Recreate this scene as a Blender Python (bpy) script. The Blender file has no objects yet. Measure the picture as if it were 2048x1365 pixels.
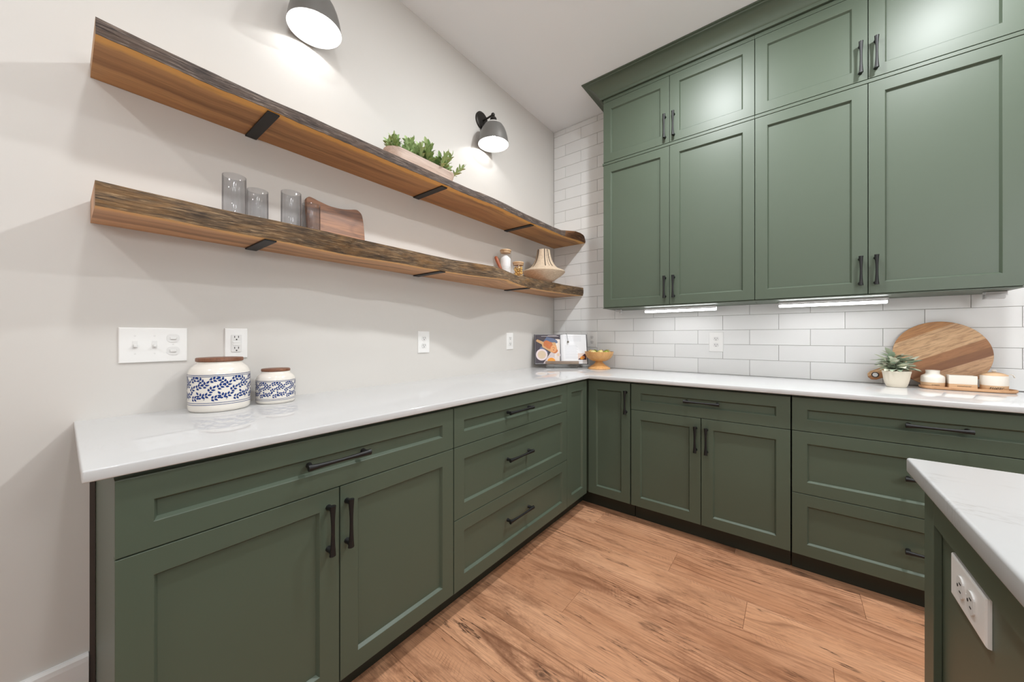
import bpy, bmesh, math, random
from math import pi, sin, cos, radians
from mathutils import Vector, Matrix, noise as mnoise
random.seed(7)
S = bpy.context.scene
C = S.collection

# ------------------------------------------------------------------ camera
cam_d = bpy.data.cameras.new('camera')
cam = bpy.data.objects.new('camera', cam_d)
C.objects.link(cam)
cam_d.sensor_fit = 'HORIZONTAL'
cam_d.sensor_width = 36.0
cam_d.lens = 710.12 / 2048 * 36.0
cam_d.shift_y = -(682.5 - 673.39) / 2048
cam_d.clip_start = 0.02
cam.location = (1.7235, -2.8161, 1.1754)
cam.rotation_euler = (pi / 2, 0, 0.6664)
S.camera = cam

# ------------------------------------------------------------------ world, exposure, ceiling lamps
S.view_settings.view_transform = 'Standard'
S.view_settings.look = 'None'
S.view_settings.gamma = 1.0
S.view_settings.use_curve_mapping = False
S.view_settings.exposure = 0.24
S.cycles.use_denoising = True
S.cycles.max_bounces = 10
S.cycles.transmission_bounces = 12
S.cycles.transparent_max_bounces = 12
S.cycles.sample_clamp_indirect = 6.0
W = bpy.data.worlds.new('world')
S.world = W
W.use_nodes = True
W.node_tree.nodes['Background'].inputs[0].default_value = (1.0, 0.985, 0.96, 1)
W.node_tree.nodes['Background'].inputs[1].default_value = 0.60

CANS = [(1.31, -1.05, 23.5), (2.40, -1.00, 22.0), (1.25, -2.60, 8.0), (2.70, -3.30, 4.0), (0.95, -4.1, 13.0), (3.9, -1.8, 5.0), (3.9, -4.0, 5.0)]
CEIL = 3.0555
for i, (x, y, e) in enumerate(CANS):
    ld = bpy.data.lights.new('can_lamp', 'AREA')
    ld.shape = 'DISK'
    ld.size = 0.11
    ld.energy = e
    ld.color = (0.955, 0.985, 1.0)
    ld.spread = radians(180)
    lo = bpy.data.objects.new('can_lamp', ld)
    lo.location = (x, y, CEIL - 0.004)
    C.objects.link(lo)

# ------------------------------------------------------------------ helpers
def tag(o, label=None, cat=None, group=None, kind=None):
    if label: o['label'] = label
    if cat: o['category'] = cat
    if group: o['group'] = group
    if kind: o['kind'] = kind
    return o

def empty(name, loc=(0, 0, 0), rz=0.0, parent=None):
    o = bpy.data.objects.new(name, None)
    o.empty_display_size = 0.05
    C.objects.link(o)
    o.location = loc
    o.rotation_euler = (0, 0, rz)
    if parent: o.parent = parent
    return o

def build(name, bm, mats, parent=None, loc=(0, 0, 0), rot=(0, 0, 0), smooth=False, angle=None):
    me = bpy.data.meshes.new(name)
    bm.normal_update()
    bm.to_mesh(me)
    bm.free()
    if not isinstance(mats, (list, tuple)): mats = [mats]
    for m in mats: me.materials.append(m)
    if smooth:
        me.polygons.foreach_set('use_smooth', [True] * len(me.polygons))
        if angle is not None:
            me.set_sharp_from_angle(angle=radians(angle))
    o = bpy.data.objects.new(name, me)
    C.objects.link(o)
    o.location = loc
    o.rotation_euler = rot
    if parent: o.parent = parent
    return o

def inst(name, src, parent=None, loc=(0, 0, 0), rot=(0, 0, 0), scale=(1, 1, 1)):
    o = src.copy()
    o.name = name
    C.objects.link(o)
    o.parent = parent
    o.location = loc
    o.rotation_euler = rot
    o.scale = scale
    return o

def BM(): return bmesh.new()

def box(bm, x0, x1, y0, y1, z0, z1, mi=0, bev=0.0, seg=1):
    vs = [bm.verts.new(p) for p in ((x0, y0, z0), (x1, y0, z0), (x1, y1, z0), (x0, y1, z0), (x0, y0, z1), (x1, y0, z1), (x1, y1, z1), (x0, y1, z1))]
    fs = [bm.faces.new([vs[i] for i in f]) for f in ((0, 3, 2, 1), (4, 5, 6, 7), (0, 1, 5, 4), (1, 2, 6, 5), (2, 3, 7, 6), (3, 0, 4, 7))]
    for f in fs: f.material_index = mi
    if bev > 0:
        es = list({e for f in fs for e in f.edges})
        r = bmesh.ops.bevel(bm, geom=es, offset=bev, segments=seg, profile=0.5, affect='EDGES')
        for f in r['faces']: f.material_index = mi
    return fs

def lathe(bm, prof, seg=48, cx=0, cy=0, mi=0, cap0=True, cap1=True, sx=1.0, sy=1.0):
    rings = []
    for r, z in prof:
        if r < 1e-6:
            rings.append([bm.verts.new((cx, cy, z))])
        else:
            rings.append([bm.verts.new((cx + r * sx * cos(2 * pi * i / seg), cy + r * sy * sin(2 * pi * i / seg), z)) for i in range(seg)])
    fs = []
    for a, b in zip(rings, rings[1:]):
        if len(a) == 1 and len(b) == 1: continue
        for i in range(seg):
            j = (i + 1) % seg
            if len(a) == 1: fs.append(bm.faces.new((a[0], b[j], b[i])))
            elif len(b) == 1: fs.append(bm.faces.new((a[i], a[j], b[0])))
            else: fs.append(bm.faces.new((a[i], a[j], b[j], b[i])))
    if cap0 and len(rings[0]) > 1: fs.append(bm.faces.new(rings[0][::-1]))
    if cap1 and len(rings[-1]) > 1: fs.append(bm.faces.new(rings[-1]))
    for f in fs: f.material_index = mi
    return fs

def tube(bm, pts, radii, seg=10, mi=0, flat=1.0):
    pts = [Vector(p) for p in pts]
    if not isinstance(radii, (list, tuple)): radii = [radii] * len(pts)
    rings = []
    up = Vector((0, 0, 1))
    for i, p in enumerate(pts):
        d = (pts[min(i + 1, len(pts) - 1)] - pts[max(i - 1, 0)]).normalized()
        a = d.cross(up)
        if a.length < 1e-3: a = d.cross(Vector((0, 1, 0)))
        a.normalize()
        b = a.cross(d).normalized()
        rings.append([bm.verts.new(p + radii[i] * (cos(2 * pi * k / seg) * a + flat * sin(2 * pi * k / seg) * b)) for k in range(seg)])
    for r0, r1 in zip(rings, rings[1:]):
        for k in range(seg):
            f = bm.faces.new((r0[k], r0[(k + 1) % seg], r1[(k + 1) % seg], r1[k])); f.material_index = mi
    f = bm.faces.new(rings[0][::-1]); f.material_index = mi
    f = bm.faces.new(rings[-1]); f.material_index = mi

def sphere(bm, c, r, seg=16, rings=10, mi=0, sz=1.0):
    prof = [(max(0.0, r * sin(pi * i / rings)), -r * sz * cos(pi * i / rings)) for i in range(rings + 1)]
    prof[0] = (0, prof[0][1]); prof[-1] = (0, prof[-1][1])
    fs = lathe(bm, [(a, b + c[2]) for a, b in prof], seg, c[0], c[1], mi)
    return fs

def prism(bm, outline, y0, y1, mi=0):
    """outline in x,z extruded along y"""
    a = [bm.verts.new((x, y0, z)) for x, z in outline]
    b = [bm.verts.new((x, y1, z)) for x, z in outline]
    fs = [bm.faces.new(a), bm.faces.new(b[::-1])]
    n = len(a)
    for i in range(n):
        fs.append(bm.faces.new((a[(i + 1) % n], a[i], b[i], b[(i + 1) % n])))
    for f in fs: f.material_index = mi
    bmesh.ops.recalc_face_normals(bm, faces=fs)
    return fs

# ------------------------------------------------------------------ materials
class NT:
    def __init__(self, name):
        self.m = bpy.data.materials.new(name)
        self.m.use_nodes = True
        self.t = self.m.node_tree
        self.b = self.t.nodes['Principled BSDF']
    def n(self, typ, **kw):
        nd = self.t.nodes.new(typ)
        for k, v in kw.items():
            if k[0] == '_': nd.inputs[k[1:].replace('_', ' ')].default_value = v
            else: setattr(nd, k, v)
        return nd
    def l(self, a, b): self.t.links.new(a, b)
    def set(self, **kw):
        for k, v in kw.items(): self.b.inputs[k.replace('_', ' ')].default_value = v
        return self
    def noise(self, vec, scale, detail=4, rough=0.55, dist=0.0):
        nd = self.n('ShaderNodeTexNoise')
        nd.inputs['Scale'].default_value = scale; nd.inputs['Detail'].default_value = detail
        nd.inputs['Roughness'].default_value = rough; nd.inputs['Distortion'].default_value = dist
        if vec is not None: self.l(vec, nd.inputs['Vector'])
        return nd.outputs['Fac']
    def mapping(self, vec, scale=(1, 1, 1), loc=(0, 0, 0), rot=(0, 0, 0)):
        nd = self.n('ShaderNodeMapping')
        nd.inputs['Scale'].default_value = scale; nd.inputs['Location'].default_value = loc; nd.inputs['Rotation'].default_value = rot
        self.l(vec, nd.inputs['Vector'])
        return nd.outputs['Vector']
    def ramp(self, fac, stops, interp='LINEAR'):
        nd = self.n('ShaderNodeValToRGB')
        nd.color_ramp.interpolation = interp
        e = nd.color_ramp.elements
        while len(e) < len(stops): e.new(0.5)
        for el, (p, c) in zip(e, stops):
            el.position = p
            el.color = (c, c, c, 1) if isinstance(c, (int, float)) else (*c, 1)
        self.l(fac, nd.inputs['Fac'])
        return nd.outputs['Color']
    def mix(self, fac, a, b, blend='MIX'):
        nd = self.n('ShaderNodeMix', data_type='RGBA', blend_type=blend)
        for s, v in ((nd.inputs['Factor'], fac), (nd.inputs['A'], a), (nd.inputs['B'], b)):
            if isinstance(v, bpy.types.NodeSocket): self.l(v, s)
            elif isinstance(v, (int, float)): s.default_value = v
            else: s.default_value = (*v, 1)
        for s in nd.inputs:
            if s.name in 'AB' and s.type == 'RGBA':
                v = a if s.name == 'A' else b
                if isinstance(v, bpy.types.NodeSocket):
                    if not s.is_linked: self.l(v, s)
                else: s.default_value = (*v, 1) if not isinstance(v, (int, float)) else (v, v, v, 1)
        return [o for o in nd.outputs if o.type == 'RGBA'][0]
    def math(self, op, a, b=0.0):
        nd = self.n('ShaderNodeMath', operation=op)
        for s, v in zip(nd.inputs, (a, b)):
            if isinstance(v, bpy.types.NodeSocket): self.l(v, s)
            else: s.default_value = v
        return nd.outputs[0]
    def bump(self, h, strength=0.2, dist=0.002):
        nd = self.n('ShaderNodeBump')
        nd.inputs['Strength'].default_value = strength; nd.inputs['Distance'].default_value = dist
        self.l(h, nd.inputs['Height']); self.l(nd.outputs['Normal'], self.b.inputs['Normal'])
    def color(self, c): self.l(c, self.b.inputs['Base Color'])
    def coord(self, kind='Object'): return self.n('ShaderNodeTexCoord').outputs[kind]
    def rnd(self): return self.n('ShaderNodeObjectInfo').outputs['Random']

def srgb(r, g, b):
    f = lambda c: (c / 255 / 12.92) if c / 255 <= 0.04045 else ((c / 255 + 0.055) / 1.055) ** 2.4
    return (f(r), f(g), f(b))

def simple(name, col, rough=0.5, var=0.04, nscale=12.0, bump=0.0, **kw):
    t = NT(name)
    t.set(Roughness=rough, **kw)
    f = t.noise(t.coord(), nscale, 3)
    a = tuple(min(1, c * (1 - var)) for c in col); b = tuple(min(1, c * (1 + var)) for c in col)
    t.color(t.mix(f, a, b))
    if bump > 0: t.bump(t.noise(t.coord(), nscale * 12, 4), bump, 0.001)
    return t.m

def wood(name, dark, mid, light, along='X', sc=1.0, streak=0.5, rough=0.45, kind='Object', rings=True, contrast=1.0):
    t = NT(name)
    base = t.coord(kind)
    off = t.n('ShaderNodeVectorMath', operation='ADD')
    r = t.math('MULTIPLY', t.rnd(), 37.0)
    comb = t.n('ShaderNodeCombineXYZ'); t.l(r, comb.inputs[0]); t.l(r, comb.inputs[1])
    t.l(base, off.inputs[0]); t.l(comb.outputs[0], off.inputs[1])
    v = off.outputs[0]
    def st(a, b):
        s = {'X': (a, b, b), 'Y': (b, a, b), 'Z': (b, b, a)}[along]
        return t.mapping(v, tuple(q * sc for q in s))
    low = t.noise(st(1.5, 7), 1.0, 3, 0.5, 0.6)
    grain = t.noise(st(5, 150), 1.0, 3, 0.6)
    med = t.noise(st(3, 30), 1.0, 4, 0.6, 0.8)
    c = t.mix(t.ramp(low, [(0.3, 0.0), (0.7, 1.0)]), mid, light)
    c = t.mix(t.math('MULTIPLY', t.ramp(med, [(0.45, 0.0), (0.75, 1.0)]), streak), c, dark)
    if rings:
        sep = t.n('ShaderNodeSeparateXYZ'); t.l(v, sep.inputs[0])
        axis = {'X': 1, 'Y': 0, 'Z': 0}[along]
        ph = t.math('ADD', t.math('MULTIPLY', sep.outputs[axis], 30.0 * sc), t.math('MULTIPLY', t.noise(st(1.1, 3.2), 1.0, 2, 0.45), 16.0))
        w = t.math('ABSOLUTE', t.math('SINE', t.math('MULTIPLY', ph, 2.2)))
        c = t.mix(t.math('MULTIPLY', t.ramp(w, [(0.0, 1.0), (0.35, 0.0)]), 0.28 * contrast), c, dark)
    c = t.mix(t.math('MULTIPLY', t.ramp(grain, [(0.5, 0.0), (0.72, 1.0)]), 0.35 * contrast), c, dark)
    t.color(c)
    t.set(Roughness=rough)
    t.bump(grain, 0.15, 0.0006)
    return t.m

M = {}
M['wall'] = simple('wall_paint', srgb(214, 210, 205), 0.6, 0.01, 3, 0.02)
M['ceiling'] = simple('ceiling_paint', srgb(242, 245, 248), 0.8, 0.01, 3)
M['trim'] = simple('white_trim_paint', srgb(232, 231, 230), 0.35, 0.01, 3)
M['green'] = simple('green_cabinet_paint', srgb(80, 91, 76), 0.43, 0.02, 6, 0.02)
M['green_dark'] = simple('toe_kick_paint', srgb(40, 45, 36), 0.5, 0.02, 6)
M['black'] = simple('black_metal', srgb(15, 15, 16), 0.5, 0.05, 20, 0.0)
M['blackflat'] = simple('black_steel_bracket', srgb(30, 31, 33), 0.5, 0.1, 20, 0.05)
M['bronze'] = simple('dark_bronze_metal', srgb(52, 49, 46), 0.4, 0.1, 20, 0.0, Metallic=0.6)
M['shade_out'] = simple('sconce_shade_metal', srgb(126, 124, 121), 0.36, 0.06, 20, 0.0, Metallic=0.5)
M['shade_in'] = simple('sconce_shade_lining', srgb(225, 222, 218), 0.3, 0.02, 20)
M['plastic'] = simple('white_plastic', srgb(240, 239, 237), 0.3, 0.005, 10)
M['plastic2'] = simple('white_plastic_insert', srgb(228, 227, 225), 0.3, 0.005, 10)
M['slot'] = simple('dark_slot', srgb(40, 38, 36), 0.6)
M['grout'] = simple('tile_grout', srgb(172, 168, 163), 0.85, 0.03, 40)
M['ledbody'] = simple('light_bar_housing', srgb(205, 205, 205), 0.5)
M['ceramic'] = simple('cream_glazed_ceramic', srgb(236, 230, 221), 0.16, 0.015, 8)
M['cobalt'] = simple('cobalt_blue_glaze', srgb(34, 62, 124), 0.2, 0.15, 60)
M['lidwood'] = wood('acacia_lid_wood', srgb(72, 42, 28), srgb(118, 74, 52), srgb(142, 94, 66), 'X', 1.5, 0.4)
M['stripe_dark'] = simple('dark_brown_stripe', srgb(52, 38, 34), 0.7)

def emit(name, col, s):
    t = NT(name)
    t.set(Roughness=0.5)
    t.b.inputs['Emission Color'].default_value = (*col, 1)
    t.b.inputs['Emission Strength'].default_value = s
    return t.m
M['bulb'] = emit('glowing_bulb', (0.97, 0.985, 1.0), 150.0)
M['globe'] = emit('glowing_globe', (0.94, 0.98, 1.0), 27.0)  # emission of the added out-of-view fill globes
M['led'] = emit('glowing_led_diffuser', (0.985, 0.99, 1.0), 10.5)

def tile_mat():
    t = NT('white_glazed_tile')
    r = t.rnd()
    t.color(t.mix(r, srgb(230, 230, 229), srgb(238, 238, 237)))
    t.set(Roughness=0.12)
    t.bump(t.noise(t.coord(), 14, 2, 0.4), 0.10, 0.004)
    return t.m
M['tile'] = tile_mat()

def quartz(name, vein, lo=205, hi=208, ro=0.025, sp=0.62):
    t = NT(name)
    co = t.coord()
    warp = t.noise(co, 1.6, 4, 0.6)
    n1 = t.noise(t.mapping(co, (1.0, 1.8, 1.0)), 2.2, 6, 0.62, 1.6)
    v = t.math('ABSOLUTE', t.math('SUBTRACT', n1, 0.5))
    line = t.ramp(v, [(0.0, 1.0), (0.012, 0.0)])
    brk = t.ramp(t.noise(co, 9.0, 3), [(0.5, 0.0), (0.62, 1.0)])
    f = t.math('MULTIPLY', t.math('MULTIPLY', line, brk), vein)
    c = t.mix(f, t.mix(warp, srgb(lo, lo, lo), srgb(hi, hi, hi)), srgb(150, 147, 144))
    t.color(c)
    t.set(Roughness=ro, Specular_IOR_Level=sp)
    return t.m
M['quartz'] = quartz('white_quartz', 0.05)
M['quartz_island'] = quartz('veined_white_quartz', 0.55, 184, 188, 0.28, 0.3)

def floor_mat():
    t = NT('floor_plank_wood')
    base = t.coord()
    r = t.rnd()
    comb = t.n('ShaderNodeCombineXYZ')
    t.l(t.math('MULTIPLY', r, 53.0), comb.inputs[0]); t.l(t.math('MULTIPLY', r, 31.0), comb.inputs[1])
    add = t.n('ShaderNodeVectorMath', operation='ADD'); t.l(base, add.inputs[0]); t.l(comb.outputs[0], add.inputs[1])
    v = add.outputs[0]
    cl, cm, cd, ck = srgb(228, 174, 136), srgb(206, 150, 112), srgb(118, 74, 50), srgb(36, 21, 16)
    low = t.noise(t.mapping(v, (1.3, 6, 1)), 1.0, 4, 0.55, 0.8)
    c = t.mix(t.ramp(low, [(0.32, 0.0), (0.66, 1.0)]), cm, cl)
    # cathedral growth rings
    sep = t.n('ShaderNodeSeparateXYZ'); t.l(v, sep.inputs[0])
    ph = t.math('ADD', t.math('MULTIPLY', sep.outputs[1], 34.0), t.math('MULTIPLY', t.noise(t.mapping(v, (0.75, 4.4, 1)), 1.0, 1.0, 0.4), 19.0))
    w = t.math('ABSOLUTE', t.math('SINE', t.math('MULTIPLY', ph, 2.3)))
    zone = t.ramp(t.noise(t.mapping(v, (1.1, 3.5, 1), (4, 9, 0)), 1.0, 2), [(0.46, 0.06), (0.60, 1.0)])
    ring = t.math('MULTIPLY', t.ramp(w, [(0.0, 1.0), (0.45, 0.0)]), zone)
    c = t.mix(t.math('MULTIPLY', ring, 0.72), c, cd)
    # brown mottling
    mott = t.ramp(t.noise(t.mapping(v, (2.2, 8, 1), (7, 2, 0)), 1.0, 7, 0.72, 0.3), [(0.53, 0.0), (0.68, 1.0)])
    c = t.mix(t.math('MULTIPLY', mott, 0.72), c, cd)
    fl2 = t.ramp(t.noise(t.mapping(v, (2.6, 70, 1), (2, 3, 0)), 1.0, 5, 0.65, 0.1), [(0.52, 0.0), (0.68, 1.0)])
    c = t.mix(t.math('MULTIPLY', fl2, 0.34), c, cd)
    clo = t.ramp(t.noise(t.mapping(v, (1.6, 5.5, 1), (11, 6, 0)), 1.0, 7, 0.75, 0.2), [(0.50, 0.0), (0.64, 1.0)])
    c = t.mix(t.math('MULTIPLY', clo, 0.5), c, cd)
    sep2 = t.n('ShaderNodeSeparateXYZ'); t.l(v, sep2.inputs[0])
    saw = t.math('ABSOLUTE', t.math('SINE', t.math('ADD', t.math('ADD', t.math('MULTIPLY', sep2.outputs[0], 190.0), t.math('MULTIPLY', sep2.outputs[1], 90.0)), t.math('MULTIPLY', t.noise(v, 6.0, 3), 9.0))))
    sm_ = t.ramp(t.noise(t.mapping(v, (2.0, 6.0, 1), (5, 13, 0)), 1.0, 3, 0.6), [(0.60, 0.0), (0.68, 1.0)])
    c = t.mix(t.math('MULTIPLY', t.math('MULTIPLY', t.ramp(saw, [(0.0, 1.0), (0.5, 0.0)]), sm_), 0.55), c, cd)
    # fine pores
    gr = t.noise(t.mapping(v, (9, 230, 1)), 1.0, 3, 0.6)
    c = t.mix(t.math('MULTIPLY', t.ramp(gr, [(0.46, 0.0), (0.62, 1.0)]), 0.30), c, cd)
    # checks and cracks, thin dark
    ck1 = t.math('ABSOLUTE', t.math('SUBTRACT', t.noise(t.mapping(v, (1.4, 20, 1), (3, 5, 0)), 1.0, 6, 0.62, 0.25), 0.5))
    crack = t.math('MULTIPLY', t.ramp(ck1, [(0.0, 1.0), (0.016, 0.0)]), t.ramp(t.noise(t.mapping(v, (3.5, 9, 1), (1, 8, 0)), 1.0, 3), [(0.50, 0.0), (0.60, 1.0)]))
    c = t.mix(t.math('MULTIPLY', crack, 0.95), c, ck)
    # knots
    vor = t.n('ShaderNodeTexVoronoi'); vor.inputs['Scale'].default_value = 1.0
    wv = t.n('ShaderNodeVectorMath', operation='ADD')
    t.l(t.mapping(v, (1.9, 5.0, 1)), wv.inputs[0])
    nz = t.n('ShaderNodeTexNoise'); nz.inputs['Scale'].default_value = 9.0; t.l(v, nz.inputs['Vector'])
    sc = t.n('ShaderNodeVectorMath', operation='SCALE'); t.l(nz.outputs['Color'], sc.inputs[0]); sc.inputs['Scale'].default_value = 0.22
    t.l(sc.outputs[0], wv.inputs[1]); t.l(wv.outputs[0], vor.inputs['Vector'])
    kn = t.ramp(vor.outputs['Distance'], [(0.0, 1.0), (0.03, 0.75), (0.05, 0.25), (0.07, 0.6), (0.10, 0.0)])
    c = t.mix(t.math('MULTIPLY', kn, 0.8), c, ck)
    c = t.mix(t.math('MULTIPLY', t.ramp(r, [(0.0, 0.0), (1.0, 1.0)]), 0.30), c, srgb(160, 106, 76))
    t.color(c)
    t.set(Roughness=0.42)
    t.b.inputs['Specular IOR Level'].default_value = 0.35
    t.bump(gr, 0.2, 0.0006)
    return t.m
M['floor'] = floor_mat()

def underside_mat(name, dark, mid, light, sap):
    """uv: u metres along the slab, v metres in from the live edge"""
    t = NT(name)
    uv = t.coord('UV')
    low = t.noise(t.mapping(uv, (0.9, 9, 1)), 1.0, 4, 0.5, 0.5)
    c = t.mix(t.ramp(low, [(0.34, 0.0), (0.62, 1.0)]), mid, light)
    st = t.noise(t.mapping(uv, (0.7, 16, 1), (3, 1, 0)), 1.0, 5, 0.6, 0.4)
    c = t.mix(t.math('MULTIPLY', t.ramp(st, [(0.50, 0.0), (0.66, 1.0)]), 0.7), c, dark)
    gr = t.noise(t.mapping(uv, (6, 190, 1)), 1.0, 3, 0.6)
    c = t.mix(t.math('MULTIPLY', t.ramp(gr, [(0.48, 0.0), (0.72, 1.0)]), 0.32), c, dark)
    sep = t.n('ShaderNodeSeparateXYZ'); t.l(uv, sep.inputs[0])
    edge = t.math('ADD', sep.outputs[1], t.math('MULTIPLY', t.math('SUBTRACT', t.noise(t.mapping(uv, (3.5, 5, 1)), 1.0, 5, 0.6), 0.5), 0.085))
    s = t.ramp(edge, [(0.030, 1.0), (0.046, 0.0)])
    c = t.mix(t.math('MULTIPLY', s, 0.9), c, sap)
    vor = t.n('ShaderNodeTexVoronoi'); vor.inputs['Scale'].default_value = 1.0
    t.l(t.mapping(uv, (1.7, 7, 1), (0.35, 0.3, 0)), vor.inputs['Vector'])
    c = t.mix(t.math('MULTIPLY', t.ramp(vor.outputs['Distance'], [(0.0, 1.0), (0.10, 0.0)]), 0.7), c, dark)
    t.color(c)
    t.set(Roughness=0.5)
    t.bump(gr, 0.15, 0.0006)
    return t.m

def bark_mat(name, dark, mid, light, golden, gfac):
    t = NT(name)
    uv = t.coord('UV')
    a = t.noise(t.mapping(uv, (14, 190, 1)), 1.0, 5, 0.7, 0.5)
    b = t.noise(t.mapping(uv, (5, 26, 1), (2, 7, 0)), 1.0, 5, 0.65, 0.6)
    c = t.mix(t.ramp(a, [(0.36, 0.0), (0.62, 1.0)]), dark, mid)
    c = t.mix(t.math('MULTIPLY', t.ramp(a, [(0.56, 0.0), (0.70, 1.0)]), 0.8), c, light)
    c = t.mix(t.math('MULTIPLY', t.ramp(b, [(0.48, 0.0), (0.66, 1.0)]), gfac), c, golden)
    c = t.mix(t.math('MULTIPLY', t.ramp(t.noise(t.mapping(uv, (3, 14, 1), (9, 1, 0)), 1.0, 5, 0.7), [(0.56, 0.0), (0.72, 1.0)]), 0.75), c, dark)
    t.color(c)
    t.set(Roughness=0.8)
    t.bump(a, 0.9, 0.003)
    return t.m
M['under_up'] = underside_mat('upper_slab_wood', srgb(112, 76, 44), srgb(168, 122, 76), srgb(196, 150, 98), srgb(238, 184, 98))
M['under_low'] = underside_mat('lower_slab_wood', srgb(112, 78, 50), srgb(180, 130, 88), srgb(212, 160, 116), srgb(236, 182, 112))
M['bark_up'] = bark_mat('grey_weathered_live_edge', srgb(48, 40, 37), srgb(104, 90, 82), srgb(158, 142, 130), srgb(112, 88, 70), 0.4)
M['bark_low'] = bark_mat('brown_weathered_live_edge', srgb(58, 46, 36), srgb(124, 100, 74), srgb(184, 156, 120), srgb(166, 122, 72), 0.5)
M['bark_end'] = bark_mat('brown_bark_end', srgb(66, 42, 26), srgb(128, 88, 56), srgb(160, 118, 80), srgb(150, 100, 56), 0.5)

# ------------------------------------------------------------------ the setting
XR, YN = 5.0, -5.4
bm = BM(); box(bm, -0.12, 0.0, YN, 0.0, 0, CEIL)
tag(build('wall_left', bm, M['wall']), kind='structure')
bm = BM(); box(bm, -0.12, XR, YN, 0.12, CEIL, CEIL + 0.1)
tag(build('ceiling', bm, M['ceiling']), kind='structure')
bm = BM(); box(bm, -0.12, XR, 0.0065, 0.12, 0, CEIL)
wb = tag(build('wall_back', bm, M['wall']), kind='structure')
bm = BM(); box(bm, 0.0005, 0.70, 0.0050, 0.0064, 0.90, CEIL - 0.0005); box(bm, 0.7002, 3.40, 0.0050, 0.0064, 0.90, 1.418)
tag(build('grout', bm, M['grout'], wb), kind='stuff')
bm = BM(); box(bm, XR, XR + 0.12, YN, 0.12, 0, CEIL)
tag(build('wall_right', bm, M['wall']), kind='structure')
bm = BM(); box(bm, -0.12, XR + 0.12, YN - 0.12, YN, 0, CEIL)
tag(build('wall_rear', bm, M['wall']), kind='structure')
# tiles, running bond, as measured on the photograph
TW, TH, TX0, TZ0, G = 0.3078, 0.0993, 0.1222, 0.9218, 0.0018
def tile_mesh(w, h):
    bm = BM()
    box(bm, G / 2, w - G / 2, 0.0, 0.0065, G / 2, h - G / 2)
    es = [e for e in bm.edges if all(abs(v.co.y) < 1e-6 for v in e.verts)]
    bmesh.ops.bevel(bm, geom=es, offset=0.0011, segments=2, profile=0.5, affect='EDGES')
    return bm
cache = {}
def put_tile(x0, x1, z0, z1):
    if x1 - x0 < 0.012 or z1 - z0 < 0.006: return
    k = (round(x1 - x0, 3), round(z1 - z0, 3))
    if k in cache: o = inst('tile', cache[k], wb, (x0, 0, z0))
    else:
        o = build('tile', tile_mesh(x1 - x0, z1 - z0), M['tile'], wb, (x0, 0, z0)); cache[k] = o
nrow = int((CEIL - TZ0) / TH) + 1
for r in range(-1, nrow):
    z0 = TZ0 + r * TH; z1 = min(z0 + TH, CEIL - 0.001)
    if r == -1: z0 = 0.885
    lim = 3.35 if z0 < 1.388 else 0.70
    if r == -1: continue
    if r == 0: z0 = 0.9152
    start = TX0 - (TW if r % 2 else 0.5 * TW)
    x = start
    while x < lim:
        a = max(x, 0.0015); b = x + TW
        if b > a: put_tile(a, min(b, XR), z0, z1)
        x += TW
    if z0 < 1.388 < z1: pass
# floor boards
bm = BM(); box(bm, -0.12, XR, YN, 0.12, -0.06, -0.004)
fl = tag(build('floor', bm, simple('subfloor_shadow', srgb(60, 40, 28), 0.8)), kind='structure')  # plain dark brown base under the planks
PW, PL = 0.187, 1.22
bm = BM(); box(bm, 0.0004, PL - 0.0004, 0.0004, PW - 0.0004, -0.004, 0.0)
es = [e for e in bm.edges if all(v.co.z > -1e-6 for v in e.verts)]
bmesh.ops.bevel(bm, geom=es, offset=0.0009, segments=1, affect='EDGES')
plank0 = build('plank', bm, M['floor'], fl, (0, 0, -10))
first = True
JX = {0: 1.969, 1: 1.239, 2: 1.570, 3: 0.62, 4: 0.956, 5: 1.003 + 0.42, 6: 0.45, 7: 1.16, 8: 0.75, 9: 1.5, -1: 1.4815, -2: 0.8, -3: 0.3}
random.seed(11)
k = -3
while True:
    ytop = -0.562 - PW * k
    if ytop - PW < YN: break
    j = JX.get(k, random.uniform(0, PL)) % PL
    x = j - PL
    while x < XR:
        if x + PL > 0.0 and x < 4.2:
            a, b = max(x, 0.0), min(x + PL, XR)
            if first:
                o = plank0; first = False
            else:
                o = plank0.copy(); C.objects.link(o); o.parent = fl
            o.location = (x if a == x else a, ytop - PW, 0)
            o.scale = ((b - a) / PL, 1, 1)
        x += PL
    k += 1
# baseboard on the left wall, ends just short of the cabinet
bm = BM()
prism_pts = [(0.0, 0.0), (0.0155, 0.0), (0.0155, 0.172), (0.0135, 0.186), (0.009, 0.1935), (0.0, 0.1935)]
prism(bm, prism_pts, YN, -2.762)
tag(build('baseboard_left', bm, M['trim']), kind='structure')
bm = BM(); box(bm, 0.0, 0.010, -2.760, -2.749, 0.0, 0.886)  # thin dark strip standing in for the shadow gap beside the cabinet
tag(build('trim_1', bm, simple('dark_scribe_strip', srgb(74, 64, 58), 0.7)), kind='structure')

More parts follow.
